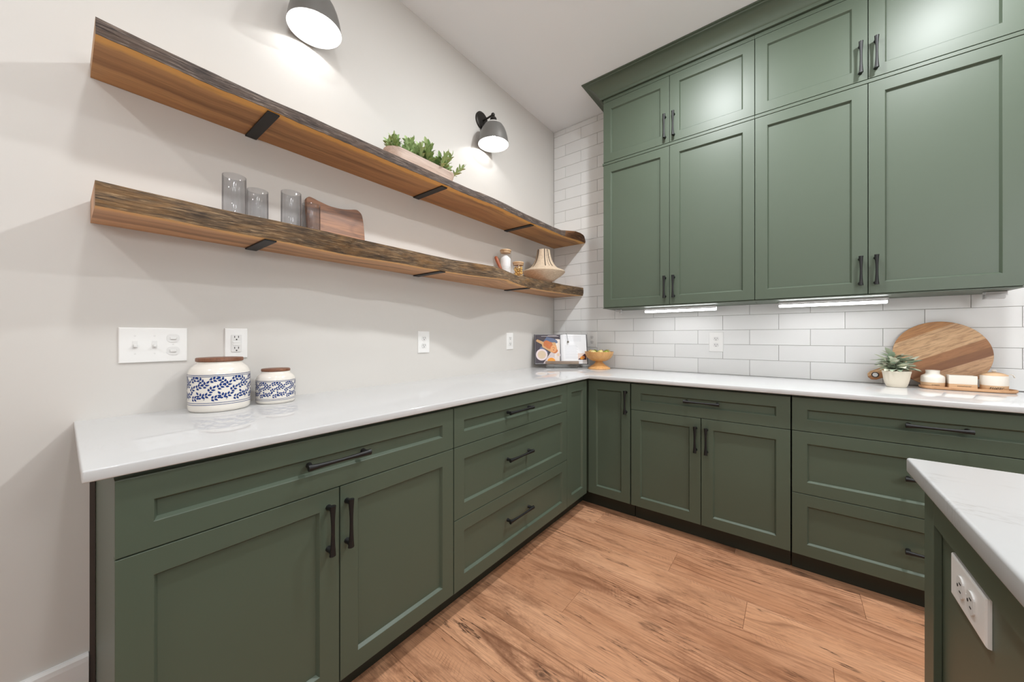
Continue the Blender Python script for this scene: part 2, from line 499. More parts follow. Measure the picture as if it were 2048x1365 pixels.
# ------------------------------------------------------------------ countertops
def slab(name, outline, z0, z1, mat, bev=0.0035):
    bm = BM()
    a = [bm.verts.new((x, y, z0)) for x, y in outline]
    b = [bm.verts.new((x, y, z1)) for x, y in outline]
    n = len(a)
    bm.faces.new(a[::-1]); bm.faces.new(b)
    for i in range(n): bm.faces.new((a[i], a[(i + 1) % n], b[(i + 1) % n], b[i]))
    bmesh.ops.recalc_face_normals(bm, faces=bm.faces[:])
    es = [e for e in bm.edges if not (all(v.co.x < 0.01 for v in e.verts) or all(v.co.y > -0.01 for v in e.verts))]
    bmesh.ops.bevel(bm, geom=es, offset=bev, segments=3, profile=0.5, affect='EDGES')
    return build(name, bm, mat, smooth=True, angle=40)
CT = 0.915
o = slab('countertop', [(0.0005, -0.0005), (0.0005, -2.791), (0.650, -2.791), (0.650, -0.6173), (2.70, -0.6173), (2.70, -0.0005)], 0.8903, CT, M['quartz'])
tag(o, 'glossy white quartz worktop turning the corner over the green base cabinets', 'countertop')
o = slab('island_countertop', [(1.9184, -1.6872), (1.9184, -4.0), (3.3, -4.0), (3.3, -1.6872)], 0.8828, CT, M['quartz_island'], 0.005)
tag(o, 'white quartz island top with faint grey veins, at the right edge', 'countertop')

# ------------------------------------------------------------------ cabinet fronts
RAIL, TK, REC = 0.057, 0.02, 0.0115
def shaker(parent, name, x0, x1, z0, z1, y=0.0, rail=RAIL, rz=0.0, at=None, mat=None):
    mat = mat or M['green']
    W_, H_ = x1 - x0, z1 - z0
    bm = BM()
    def quadring(o, i, y):
        ov = [bm.verts.new(p) for p in ((o[0], y, o[2]), (o[1], y, o[2]), (o[1], y, o[3]), (o[0], y, o[3]))]
        iv = [bm.verts.new(p) for p in ((i[0], y, i[2]), (i[1], y, i[2]), (i[1], y, i[3]), (i[0], y, i[3]))]
        return ov, iv
    O = (0, W_, 0, H_); I = (rail, W_ - rail, rail, H_ - rail)
    of, i_f = quadring(O, I, 0.0)
    CH = 0.0065
    I2 = (rail + CH, W_ - rail - CH, rail + CH, H_ - rail - CH)
    ob, ib = quadring(O, I2, TK)
    _, im = quadring(O, I2, REC + 0.0006)
    for v in _: bm.verts.remove(v)
    for k_ in range(4):
        n = (k_ + 1) % 4
        bm.faces.new((of[k_], of[n], i_f[n], i_f[k_]))
        bm.faces.new((ob[n], ob[k_], ib[k_], ib[n]))
        bm.faces.new((of[n], of[k_], ob[k_], ob[n]))
        bm.faces.new((i_f[k_], i_f[n], im[n], im[k_]))
        bm.faces.new((im[k_], im[n], ib[n], ib[k_]))
    bmesh.ops.recalc_face_normals(bm, faces=bm.faces[:])
    es = [e for e in bm.edges if all(abs(v.co.y) < 1e-6 for v in e.verts) and (len({round(v.co.x, 5) for v in e.verts}) == 1 or len({round(v.co.z, 5) for v in e.verts}) == 1)]
    bmesh.ops.bevel(bm, geom=es, offset=0.0011, segments=2, profile=0.5, affect='EDGES')
    d = build(name, bm, mat, parent, at if at else (x0, y, z0), (0, 0, rz))
    bm = BM(); box(bm, rail + CH - 0.0, W_ - rail - CH, REC, TK - 0.001, rail + CH, H_ - rail - CH)
    build('panel', bm, mat, d)
    return d

def handle_bm(L):
    """dog-bone bar pull, bar along x, face of the door at y=0, sticks out to -y"""
    bm = BM()
    n = 13
    rings = []
    for i in range(n):
        u = -1 + 2 * i / (n - 1)
        w = 0.0052 + 0.0042 * abs(u) ** 2.0
        h = 0.0048 + 0.0030 * abs(u) ** 2.0
        x = u * L / 2
        yc = -0.0285 + 0.002 * (abs(u) ** 2)
        rings.append([bm.verts.new((x, yc + h * cos(a), w * sin(a))) for a in [pi / 8 + pi / 4 * k for k in range(8)]])
    for a, b in zip(rings, rings[1:]):
        for k in range(8): bm.faces.new((a[k], a[(k + 1) % 8], b[(k + 1) % 8], b[k]))
    bm.faces.new(rings[0][::-1]); bm.faces.new(rings[-1])
    for s in (-1, 1):
        rr = []
        for yy, r, xo in ((0.0, 0.0092, 0.003), (-0.004, 0.0084, 0.0026), (-0.014, 0.0068, 0.002), (-0.026, 0.0086, 0.0)):
            rr.append([bm.verts.new((s * (L / 2 - 0.009 - xo) + r * cos(a), yy, r * sin(a))) for a in [pi / 4 * k for k in range(8)]])
        for a, b in zip(rr, rr[1:]):
            for k in range(8): bm.faces.new((a[k], a[(k + 1) % 8], b[(k + 1) % 8], b[k]))
        bm.faces.new(rr[0][::-1]); bm.faces.new(rr[-1])
    bmesh.ops.recalc_face_normals(bm, faces=bm.faces[:])
    return bm
hcache = {}
def handle(door, L, x, z, vert=False):
    """x,z in door coordinates of the handle centre"""
    k = round(L, 4)
    rot = (0, pi / 2, 0) if vert else (0, 0, 0)
    if k in hcache:
        return inst('handle', hcache[k], door, (x, 0, z), rot)
    o = build('handle', handle_bm(L), M['black'], door, (x, 0, z), rot, smooth=True, angle=50)
    hcache[k] = o
    return o

def carcass(parent, W_, D, z0, z1, mat=None, y_front=None, name='carcass'):
    bm = BM(); box(bm, 0.0, W_, -(D - TK - 0.0005), -0.002, z0, z1)
    return build(name, bm, mat or M['green'], parent)
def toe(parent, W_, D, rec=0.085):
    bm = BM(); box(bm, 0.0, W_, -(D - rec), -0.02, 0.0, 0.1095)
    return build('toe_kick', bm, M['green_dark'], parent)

# --- left run: local x -> world +y, local -y -> world +x
FLX = 0.632
def left_unit(name, label, y0, y1):
    r = empty(name, (0.0005, y0, 0.0), pi / 2)
    tag(r, label, 'cabinet')
    return r
DL = FLX - 0.0005
# big two-door unit with wide drawer
u = left_unit('base_cabinet', 'green base cabinet with one wide drawer over two doors, nearest on the left wall', -2.7473, -1.8160)
Wu = 2.7473 - 1.8160
carcass(u, Wu, DL, 0.1095, 0.888); toe(u, Wu, DL)
d = shaker(u, 'drawer', 0.0, Wu - 0.002, 0.7155, 0.8775, -DL); handle(d, 0.188, -2.292 + 2.7473, 0.0885)
d = shaker(u, 'door', 0.0, 0.4605, 0.1125, 0.7125, -DL); handle(d, 0.148, -2.319 + 2.7473, 0.6 - 0.1125, True)
d = shaker(u, 'door', 0.4640, Wu - 0.002, 0.1125, 0.7125, -DL); handle(d, 0.148, -2.263 + 2.7473 - 0.4640, 0.6005 - 0.1125, True)
# three drawers
u = left_unit('drawer_cabinet', 'green three-drawer base cabinet on the left wall, between door cabinet and corner', -1.8145, -0.8775)
Wu = 1.8145 - 0.8775
carcass(u, Wu, DL, 0.1095, 0.888); toe(u, Wu, DL)
for z0, z1, zh in ((0.7155, 0.8775, 0.804), (0.4125, 0.7125, 0.5745), (0.1115, 0.4095, 0.277)):
    d = shaker(u, 'drawer', 0.001, Wu - 0.001, z0, z1, -DL); handle(d, 0.198, -1.377 + 1.8145, zh - z0)
# corner cabinet: two narrow doors meeting in the corner
u = empty('corner_cabinet', (0.0005, -0.0085, 0.0))
tag(u, 'green corner base cabinet with two narrow full-height doors meeting at the inside corner', 'cabinet')
bm = BM()
ol = [(0, 0), (0, -0.8675), (FLX - TK - 0.001, -0.8675), (FLX - TK - 0.001, -0.5785 + TK), (0.9235, -0.5785 + TK), (0.9235, 0)]
a = [bm.verts.new((x, y, 0.1095)) for x, y in ol]; b = [bm.verts.new((x, y, 0.888)) for x, y in ol]
bm.faces.new(a); bm.faces.new(b[::-1])
for i in range(6): bm.faces.new((a[i], b[i], b[(i + 1) % 6], a[(i + 1) % 6]))
bmesh.ops.recalc_face_normals(bm, faces=bm.faces[:])
build('carcass', bm, M['green'], u)
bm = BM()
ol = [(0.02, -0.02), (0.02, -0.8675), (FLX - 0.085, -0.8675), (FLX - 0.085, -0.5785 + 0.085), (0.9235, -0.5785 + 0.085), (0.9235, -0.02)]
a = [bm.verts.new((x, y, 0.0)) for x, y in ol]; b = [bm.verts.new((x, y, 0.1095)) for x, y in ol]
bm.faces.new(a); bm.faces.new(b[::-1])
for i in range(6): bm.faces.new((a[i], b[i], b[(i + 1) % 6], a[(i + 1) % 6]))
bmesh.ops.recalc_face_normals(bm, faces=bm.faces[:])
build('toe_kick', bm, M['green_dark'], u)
d = shaker(u, 'door', 0, 0.2665, 0.1125, 0.8775, rz=pi / 2, at=(DL, -0.875 + 0.0085, 0.1125))
d = shaker(u, 'door', 0, 0.2855, 0.1125, 0.8775, at=(0.6345, -0.587 + 0.0085, 0.1125)); handle(d, 0.148, 0.8955 - 0.6345, 0.757 - 0.1125, True)
# --- back run
FBY = 0.587
def back_unit(name, label, x0):
    r = empty(name, (x0, -0.0085, 0.0)); tag(r, label, 'cabinet'); return r
DB = FBY - 0.0085
u = back_unit('base_cabinet', 'green base cabinet with drawer over two doors on the tiled wall, right of the corner', 0.9285)
Wu = 0.7920
carcass(u, Wu, DB, 0.1095, 0.888); toe(u, Wu, DB)
d = shaker(u, 'drawer', 0.0, Wu, 0.7155, 0.8775, -DB); handle(d, 0.180, 1.327 - 0.9285, 0.803 - 0.7155)
d = shaker(u, 'door', 0.0, 0.3935, 0.1125, 0.7125, -DB); handle(d, 0.147, 1.2969 - 0.9285, 0.594 - 0.1125, True)
d = shaker(u, 'door', 0.3975, Wu, 0.1125, 0.7125, -DB); handle(d, 0.147, 1.3518 - 0.9285 - 0.3975, 0.592 - 0.1125, True)
u = back_unit('drawer_cabinet', 'wide green three-drawer base cabinet on the tiled wall, partly behind the island', 1.7265)
Wu = 0.9335
carcass(u, Wu, DB, 0.1095, 0.888); toe(u, Wu, DB)
for z0, z1, zh in ((0.7155, 0.8775, 0.800), (0.4125, 0.7125, 0.573), (0.1115, 0.4095, 0.265)):
    d = shaker(u, 'drawer', 0.0, Wu, z0, z1, -DB); handle(d, 0.183, 2.194 - 1.7265, zh - z0)

# ------------------------------------------------------------------ wall cabinets
YU = 0.30
UX = [0.6155, 1.0835, 1.5555, 2.0280, 2.5010]
lab = [('green wall cabinet with two tall doors above the outlet, beside the floating shelves', 'short green two-door cabinet under the ceiling, beside the left-hand shelves'),
       ('green wall cabinet with two tall doors above the round wooden board', 'short green two-door cabinet under the ceiling at the top right')]
DU = YU - 0.0085
for c in range(2):
    x0, xm, x1 = UX[2 * c], UX[2 * c + 1], UX[2 * c + 2]
    for lev, (z0, z1, nm) in enumerate(((1.3910, 2.4515, 'wall_cabinet'), (2.4750, 2.9200, 'top_cabinet'))):
        u = empty(nm, (x0, -0.0085, 0)); tag(u, lab[c][lev], 'cabinet')
        Wu = x1 - x0 - 0.001
        zlo = 1.3885 if lev == 0 else 2.4735
        zhi = 2.4715 if lev == 0 else 3.0545
        carcass(u, Wu, DU, zlo, zhi)
        if lev == 0:
            bm = BM(); box(bm, -0.004 if c == 0 else 0.0, Wu, -DU + 0.004, -0.004, 1.3835, 1.3885)
            build('bottom_panel', bm, M['green'], u)
            bm = BM(); box(bm, -0.006 if c == 0 else 0.0, Wu, -DU - 0.001, -DU + TK, 2.4540, 2.4715, bev=0.001)
            build('moulding_strip', bm, M['green'], u)
        else:
            bm = BM(); box(bm, 0.0, Wu, -DU + 0.001, -DU + TK, 2.9225, 3.0545)
            build('frieze_board', bm, M['green'], u)
        g = 0.0015
        for k_, (a, b) in enumerate(((x0, xm), (xm, x1))):
            d = shaker(u, 'door', a - x0 + g, b - x0 - g, z0, z1, -DU, rail=0.058)
            hx = (xm - 0.0285 if k_ == 0 else xm + 0.0275) - a - g
            if lev == 0: handle(d, 0.147, hx, 1.507 - z0, True)
            else: handle(d, 0.158, hx, 2.583 - z0, True)
# crown moulding, mitred at the left end
prof = [(0.006, 2.945), (0.016, 2.945), (0.018, 2.962), (0.022, 2.965), (0.026, 2.972), (0.034, 2.990), (0.048, 3.010), (0.066, 3.026), (0.084, 3.036), (0.094, 3.039), (0.096, 3.046), (0.106, 3.0485), (0.108, 3.0545), (0.006, 3.0545)]
bm = BM()
runs = []
for (p, z) in prof:
    px = p * 1.18
    runs.append([bm.verts.new((UX[0] - px, -0.0005, z)), bm.verts.new((UX[0] - px, -YU - p, z)), bm.verts.new((2.52, -YU - p, z))])
n = len(runs)
for i in range(n):
    j = (i + 1) % n
    for s in (0, 1): bm.faces.new((runs[i][s], runs[i][s + 1], runs[j][s + 1], runs[j][s]))
bm.faces.new([r[0] for r in runs]); bm.faces.new([r[2] for r in runs][::-1])
bmesh.ops.recalc_face_normals(bm, faces=bm.faces[:])
o = build('crown_moulding', bm, M['green'], smooth=True, angle=28)
tag(o, 'green cove crown moulding along the top of the upper cabinets against the ceiling', 'moulding')

# ------------------------------------------------------------------ under-cabinet light bars
def light_bar(x0, x1, lit, label):
    r = empty('light_bar', ((x0 + x1) / 2, -0.145, 1.3835)); tag(r, label, 'light')
    L = x1 - x0
    bm = BM(); box(bm, -L / 2, L / 2, -0.017, 0.017, -0.012, -0.0005, bev=0.002)
    box(bm, -L / 2, L / 2, 0.0155, 0.019, -0.034, -0.0122, bev=0.0008); box(bm, -L / 2, L / 2, -0.017, -0.0152, -0.020, -0.0122)
    build('housing', bm, M['ledbody'], r)
    bm = BM(); box(bm, -L / 2 + 0.004, L / 2 - 0.004, -0.015, 0.015, -0.034, -0.0122, bev=0.005, seg=3)
    build('diffuser', bm, M['led'] if lit else M['ledbody'], r)
light_bar(0.872, 1.336, True, 'lit white under-cabinet light bar above the outlet, nearer the shelves')
light_bar(1.664, 2.122, True, 'lit white under-cabinet light bar in the middle, left of the round board')
light_bar(2.432, 2.496, False, 'unlit grey under-cabinet light stub at the right edge')
bm = BM(); box(bm, -0.022, 0.022, -0.015, 0.015, -0.018, 0.0, bev=0.002); box(bm, 0.008, 0.022, -0.014, 0.014, -0.030, -0.018, bev=0.002)
o = build('light_connector', bm, M['ledbody'], None, (0.675, -0.145, 1.3830))
tag(o, 'small grey connector block under the left end of the wall cabinet', 'light fitting')

# ------------------------------------------------------------------ recessed ceiling lights
for i, (x, y, e) in enumerate(CANS):
    r = empty('recessed_light', (x, y, CEIL))
    tag(r, ['recessed ceiling light in front of the shelf-side wall cabinets', 'recessed ceiling light in front of the right-hand wall cabinets', 'recessed ceiling light behind the viewer near the left wall', 'recessed ceiling light over the island', 'recessed ceiling light at the rear wall', 'recessed ceiling light at the right wall', 'recessed ceiling light in the far rear corner'][i], 'light')
    bm = BM(); lathe(bm, [(0.060, -0.0005), (0.085, -0.0005), (0.084, -0.004), (0.062, -0.003)], 40, cap0=False, cap1=False)
    build('trim_ring', bm, M['trim'], r, smooth=True)

# globe pendants added as fill light to lift the ceiling, out of view
for i, (x, y) in enumerate(((3.35, -2.35), (3.20, -3.60))):
    r = empty('pendant_lamp', (x, y, CEIL)); tag(r, ['frosted globe pendant hanging over the near end of the island', 'frosted globe pendant hanging over the far end of the island'][i], 'lamp')
    bm = BM(); lathe(bm, [(0.06, -0.0005), (0.06, -0.02), (0.02, -0.03)], 24); build('canopy', bm, M['bronze'], r, smooth=True, angle=40)
    bm = BM(); tube(bm, [(0, 0, -0.028), (0, 0, -1.05)], 0.005, 8); build('rod', bm, M['bronze'], r, smooth=True)
    bm = BM(); sphere(bm, (0, 0, -1.20), 0.16, 24, 14); build('globe', bm, M['globe'], r, smooth=True)

# ------------------------------------------------------------------ island
u = empty('island', (1.9385, -1.72, 0)); tag(u, 'green island cabinet with recessed side panel under the white veined top', 'island')
bm = BM(); box(bm, 0.0115, 1.3, -2.2, 0.0, 0.0, 0.8815); build('carcass', bm, M['green'], u)
bm = BM(); box(bm, 0.0, 0.0112, -0.0590, 0.0, 0.0, 0.8815, bev=0.0008); build('stile', bm, M['green'], u)
bm = BM(); box(bm, 0.0, 0.0112, -0.6600, -0.0592, 0.8135, 0.8815, bev=0.0008); build('top_rail', bm, M['green'], u)
bm = BM(); box(bm, 0.0, 0.0112, -0.7200, -0.6602, 0.0, 0.8815, bev=0.0008); build('stile', bm, M['green'], u)
bm = BM(); box(bm, 0.0, 0.0112, -0.6600, -0.0592, 0.0, 0.19, bev=0.0008); build('bottom_rail', bm, M['green'], u)

# ------------------------------------------------------------------ switches and outlets
def plate_bm(w, h, t=0.006):
    bm = BM()
    box(bm, -w / 2, w / 2, -t, 0.0, -h / 2, h / 2)
    es = [e for e in bm.edges if all(v.co.y < -t + 1e-5 for v in e.verts)]
    bmesh.ops.bevel(bm, geom=es, offset=0.0042, segments=3, profile=0.6, affect='EDGES')
    return bm
def rrect(w, h, r, n=6):
    pts = []
    for cx, cz, a0 in ((w / 2 - r, h / 2 - r, 0), (-w / 2 + r, h / 2 - r, pi / 2), (-w / 2 + r, -h / 2 + r, pi), (w / 2 - r, -h / 2 + r, 3 * pi / 2)):
        for i in range(n + 1): pts.append((cx + r * cos(a0 + pi / 2 * i / n), cz + r * sin(a0 + pi / 2 * i / n)))
    return pts
def receptacle(parent, x, z, y=-0.006):
    bm = BM()
    # round face with flat top and bottom
    pts = []
    R = 0.0172
    for i in range(32):
        a = 2 * pi * i / 32
        pts.append((R * cos(a), max(-0.0135, min(0.0135, R * sin(a)))))
    prism(bm, pts, -0.0022, 0.0, 0)
    for (sx, h) in ((-0.0065, 0.0075), (0.0065, 0.0065)):
        box(bm, sx - 0.0012, sx + 0.0012, -0.0026, -0.0021, 0.002 - h / 2 + 0.001, 0.002 + h / 2 + 0.001, 1)
    pts = [(0.0026 * cos(2 * pi * i / 12), -0.0075 + 0.0026 * sin(2 * pi * i / 12)) for i in range(12)]
    prism(bm, pts, -0.0026, -0.0021, 1)
    return build('receptacle', bm, [M['plastic2'], M['slot']], parent, (x, y, z))
def screw(parent, x, z):
    bm = BM(); prism(bm, [(0.0026 * cos(2 * pi * i / 12), 0.0026 * sin(2 * pi * i / 12)) for i in range(12)], -0.0068, -0.0055)
    build('screw', bm, M['plastic2'], parent, (x, 0, z))
def outlet(loc, rz, label, w=0.084, h=0.130, roll=0.0, sc=1.0):
    r = empty('outlet', loc, rz); tag(r, label, 'outlet')
    if roll: r.rotation_euler = (0, roll, rz)
    build('cover_plate', plate_bm(w, h), M['plastic'], r)
    receptacle(r, 0, 0.0215); receptacle(r, 0, -0.0215); screw(r, 0, 0)
    return r
outlet((0.0, -1.4795, 1.1425), pi / 2, 'white duplex outlet on the plain left wall, midway along the counter')
outlet((0.3835, 0.0, 1.1475), 0, 'white duplex outlet on the tiles between open cookbook and fruit bowl', 0.088, 0.128)
outlet((1.3136, 0.0, 1.1375), 0, 'white duplex outlet on the tiles under the lit light bar', 0.088, 0.135)
r = outlet((1.9498, -1.920, 0.7610), -pi / 2, 'white duplex outlet mounted sideways on the green island side', 0.072, 0.143)
r.rotation_euler = Matrix(((0, 1, 0), (0, 0, 1), (1, 0, 0))).to_euler() if False else (0, 0, 0)
# sideways: plate normal (-y local) must face world -x, long side along world y
r.matrix_world = Matrix.Translation((1.9498, -1.920, 0.7610)) @ Matrix(((0, 1, 0, 0), (0, 0, -1, 0), (-1, 0, 0, 0), (0, 0, 0, 1)))
def decora(loc, w, h, label):
    r = empty('outlet', loc, pi / 2); tag(r, label, 'outlet')
    build('cover_plate', plate_bm(w, h), M['plastic'], r)
    bm = BM(); prism(bm, rrect(0.0335, 0.067, 0.003), -0.0083, -0.0055)
    ins = build('receptacle', bm, M['plastic2'], r)
    for s in (-1, 1):
        zc = s * 0.0215
        for sx in (-0.0062, 0.0062):
            bm = BM(); box(bm, sx - 0.0011, sx + 0.0011, -0.0087, -0.0082, zc + 0.0, zc + 0.0075); build('slot', bm, M['slot'], ins)
        bm = BM(); prism(bm, [(0.0026 * cos(2 * pi * i / 12), zc - 0.0065 + 0.0026 * sin(2 * pi * i / 12)) for i in range(12)], -0.0087, -0.0082)
        build('slot', bm, M['slot'], ins)
    for z0 in (-0.0075, 0.001):
        bm = BM(); box(bm, -0.012, 0.012, -0.0095, -0.008, z0, z0 + 0.0065, bev=0.0005); build('test_button', bm, M['plastic'], ins)
decora((0.0, -2.3878, 1.1485), 0.073, 0.117, 'white ground-fault outlet on the left wall behind the larger canister')
decora((0.0, -0.6555, 1.1390), 0.080, 0.128, 'small white outlet on the left wall beside the open cookbook')
# three-gang switch plate
r = empty('switch_plate', (0.0, -2.6163, 1.1460), pi / 2); tag(r, 'wide white three-gang switch plate on the left wall above the counter end', 'switch')
build('cover_plate', plate_bm(0.168, 0.118), M['plastic'], r)
for xo in (-0.0465, 0.0):
    bm = BM(); box(bm, -0.006, 0.006, -0.0072, -0.0055, -0.0125, 0.0125); box(bm, -0.0042, 0.0042, -0.0165, -0.0068, -0.008, 0.001, bev=0.001)
    build('toggle', bm, M['plastic2'], r, (xo, 0, 0.0015))
    screw(r, xo, 0.031); screw(r, xo, -0.029)
for zo in (0.0235, -0.0205):
    bm = BM(); prism(bm, rrect(0.034, 0.029, 0.0125), -0.0076, -0.0055); box(bm, -0.0085, 0.0085, -0.0105, -0.0076, -0.0045, 0.0045, bev=0.001)
    build('rocker', bm, M['plastic2'], r, (0.0465, 0, zo))
screw(r, 0.0465, 0.0015)

# ------------------------------------------------------------------ floating live-edge shelves
def interp(tab, y):
    if y <= tab[0][0]: return tab[0][1]
    for (a, va), (b, vb) in zip(tab, tab[1:]):
        if y <= b: return va + (vb - va) * (y - a) / (b - a)
    return tab[-1][1]
UT = [(-2.759, .260), (-2.71, .256), (-2.6, .250), (-2.483, .246), (-2.37, .246), (-2.216, .252), (-2.026, .253), (-1.82, .256), (-1.654, .255), (-1.496, .256), (-1.32, .263), (-1.27, .271), (-1.15, .275), (-.997, .271), (-.79, .263), (-.562, .262), (-.42, .260), (-.33, .268), (-.264, .318), (-.227, .346), (-.16, .352), (-.09, .345), (-.04, .330), (-.001, .312)]
UB = [(-2.759, .262), (-2.676, .263), (-2.58, .257), (-2.486, .254), (-2.38, .261), (-2.24, .257), (-2.114, .259), (-1.976, .262), (-1.82, .264), (-1.7, .268), (-1.57, .271), (-1.43, .268), (-1.283, .275), (-1.188, .284), (-1.087, .285), (-.94, .277), (-.74, .269), (-.62, .275), (-.508, .280), (-.33, .281), (-.208, .298), (-.101, .315), (-.001, .318)]
LT = [(-2.759, .240), (-2.6, .235), (-2.5, .230), (-2.36, .238), (-2.186, .249), (-2.03, .243), (-1.8, .247), (-1.65, .248), (-1.49, .252), (-1.381, .273), (-1.3, .294), (-1.2, .308), (-1.13, .300), (-1.076, .286), (-.967, .257), (-.863, .229), (-.80, .245), (-.68, .238), (-.572, .242), (-.47, .254), (-.278, .258), (-.08, .286), (-.001, .299)]
LB = [(-2.759, .241), (-2.6, .241), (-2.5, .232), (-2.36, .230), (-2.262, .229), (-2.172, .218), (-2.07, .206), (-1.968, .214), (-1.8, .238), (-1.64, .234), (-1.53, .247), (-1.41, .258), (-1.284, .278), (-1.17, .318), (-1.085, .330), (-.992, .298), (-.842, .253), (-.696, .224), (-.519, .234), (-.37, .249), (-.158, .266), (-.001, .296)]
YL = -2.7585
def shelf(name, label, zb, zt, TB, TT, m_under, m_bark, amp, seed):
    root = empty(name, (0, -1.38, zb)); tag(root, label, 'shelf')
    N = 560
    ys = [YL + (-0.0012 - YL) * i / N for i in range(N + 1)]
    bm = BM(); uvl = bm.loops.layers.uv.new('UV')
    def edge_b(y):
        return interp(TB, y) + amp * 0.7 * (mnoise.noise((y * 9, seed, 1.0))) + amp * 0.8 * mnoise.noise((y * 45, seed, 2.0))
    def edge_t(y):
        return interp(TT, y) + amp * 0.9 * (mnoise.noise((y * 7, seed, 5.0)))
    # board: underside, top, ends, back
    bb, bf, tf, tb = [], [], [], []
    for y in ys:
        yy = y + 1.38
        bb.append(bm.verts.new((0.0008, yy, 0)));
        bf.append(bm.verts.new((edge_b(y) - 0.002, yy, 0)))
        tf.append(bm.verts.new((edge_t(y) - 0.003, yy, zt - zb)))
        tb.append(bm.verts.new((0.0008, yy, zt - zb)))
    def F(vs, uvs, mi=0):
        f = bm.faces.new(vs); f.material_index = mi
        for l, uv in zip(f.loops, uvs): l[uvl].uv = uv
    for i in range(N):
        y0, y1 = ys[i], ys[i + 1]
        e0, e1 = edge_b(y0), edge_b(y1)
        F((bb[i], bb[i + 1], bf[i + 1], bf[i]), ((y0, e0), (y1, e1), (y1, 0.0), (y0, 0.0)))
        F((tf[i], tf[i + 1], tb[i + 1], tb[i]), ((y0, 0.05), (y1, 0.05), (y1, .3), (y0, .3)))
        F((bf[i], bf[i + 1], tf[i + 1], tf[i]), ((y0, 0.0), (y1, 0.0), (y1, 0.05), (y0, 0.05)), 1)
        F((bb[i + 1], bb[i], tb[i], tb[i + 1]), ((y1, .2), (y0, .2), (y0, .2), (y1, .2)))
    F((bb[0], bf[0], tf[0], tb[0]), ((0, .25), (0, .06), (.02, .06), (.02, .25)))
    F((bf[-1], bb[-1], tb[-1], tf[-1]), ((0, .06), (0, .25), (.02, .25), (.02, .06)))
    build('board', bm, [m_under, m_bark], root)
    # live edge skin, real relief
    bm = BM(); uvl = bm.loops.layers.uv.new('UV')
    K = 14
    rows = []
    for y in ys:
        xb, xt = edge_b(y), edge_t(y)
        col = []
        for k in range(K + 1):
            s = k / K
            z = s * (zt - zb)
            x = xb + (xt - xb) * s + 0.004 * sin(pi * s)
            nz = amp * (1.1 * mnoise.noise((y * 6, z * 40, seed)) + 0.7 * mnoise.noise((y * 30, z * 160, seed + 3)) + 0.5 * mnoise.noise((y * 60, z * 600, seed + 9)))
            for (yk, wk, dk) in CHECKS.get(name, []):
                q = (y - yk - (s - .5) * 0.05) / wk
                nz -= dk * math.exp(-q * q)
            wgt = min(1.0, 4 * s, 4 * (1 - s)) * 0.85 + 0.15
            col.append(bm.verts.new((x + nz * wgt, y + 1.38, z)))
        rows.append(col)
    for i in range(N):
        for k in range(K):
            vs = (rows[i][k], rows[i + 1][k], rows[i + 1][k + 1], rows[i][k + 1])
            f = bm.faces.new(vs)
            for l, (yy, kk) in zip(f.loops, ((ys[i], k), (ys[i + 1], k), (ys[i + 1], k + 1), (ys[i], k + 1))):
                l[uvl].uv = (yy, kk / K * (zt - zb))
            if ys[i] > -0.30 and name == 'floating_shelf' and zb > 1.8: f.material_index = 1
    build('live_edge', bm, [m_bark, M['bark_end']], root, smooth=True)
    for yc in (-2.339, -1.534, -0.706):
        bm = BM(); box(bm, 0.001, min(0.252, edge_b(yc) - 0.008), -0.0195, 0.0195, -0.0062, -0.0003, bev=0.0012)
        build('bracket', bm, M['blackflat'], root, (0, yc + 1.38, 0))
    return root
CHECKS = {'lower': []}
CHECKS['floating_shelf'] = [(-2.03, 0.012, 0.006)]
sh_u = shelf('floating_shelf', 'upper live-edge wooden shelf with grey bark edge on the left wall, planter on it', 1.986, 2.0316, UB, UT, M['under_up'], M['bark_up'], 0.0035, 3.3)
CHECKS['floating_shelf'] = [(-2.05, 0.012, 0.009), (-0.93, 0.03, 0.008)]
sh_l = shelf('floating_shelf', 'lower live-edge wooden shelf with brown bark edge, carrying glasses, jars and vase', 1.531, 1.5995, LB, LT, M['under_low'], M['bark_low'], 0.0045, 8.1)
ZS = 1.6003   # top of lower shelf
ZU = 2.0323

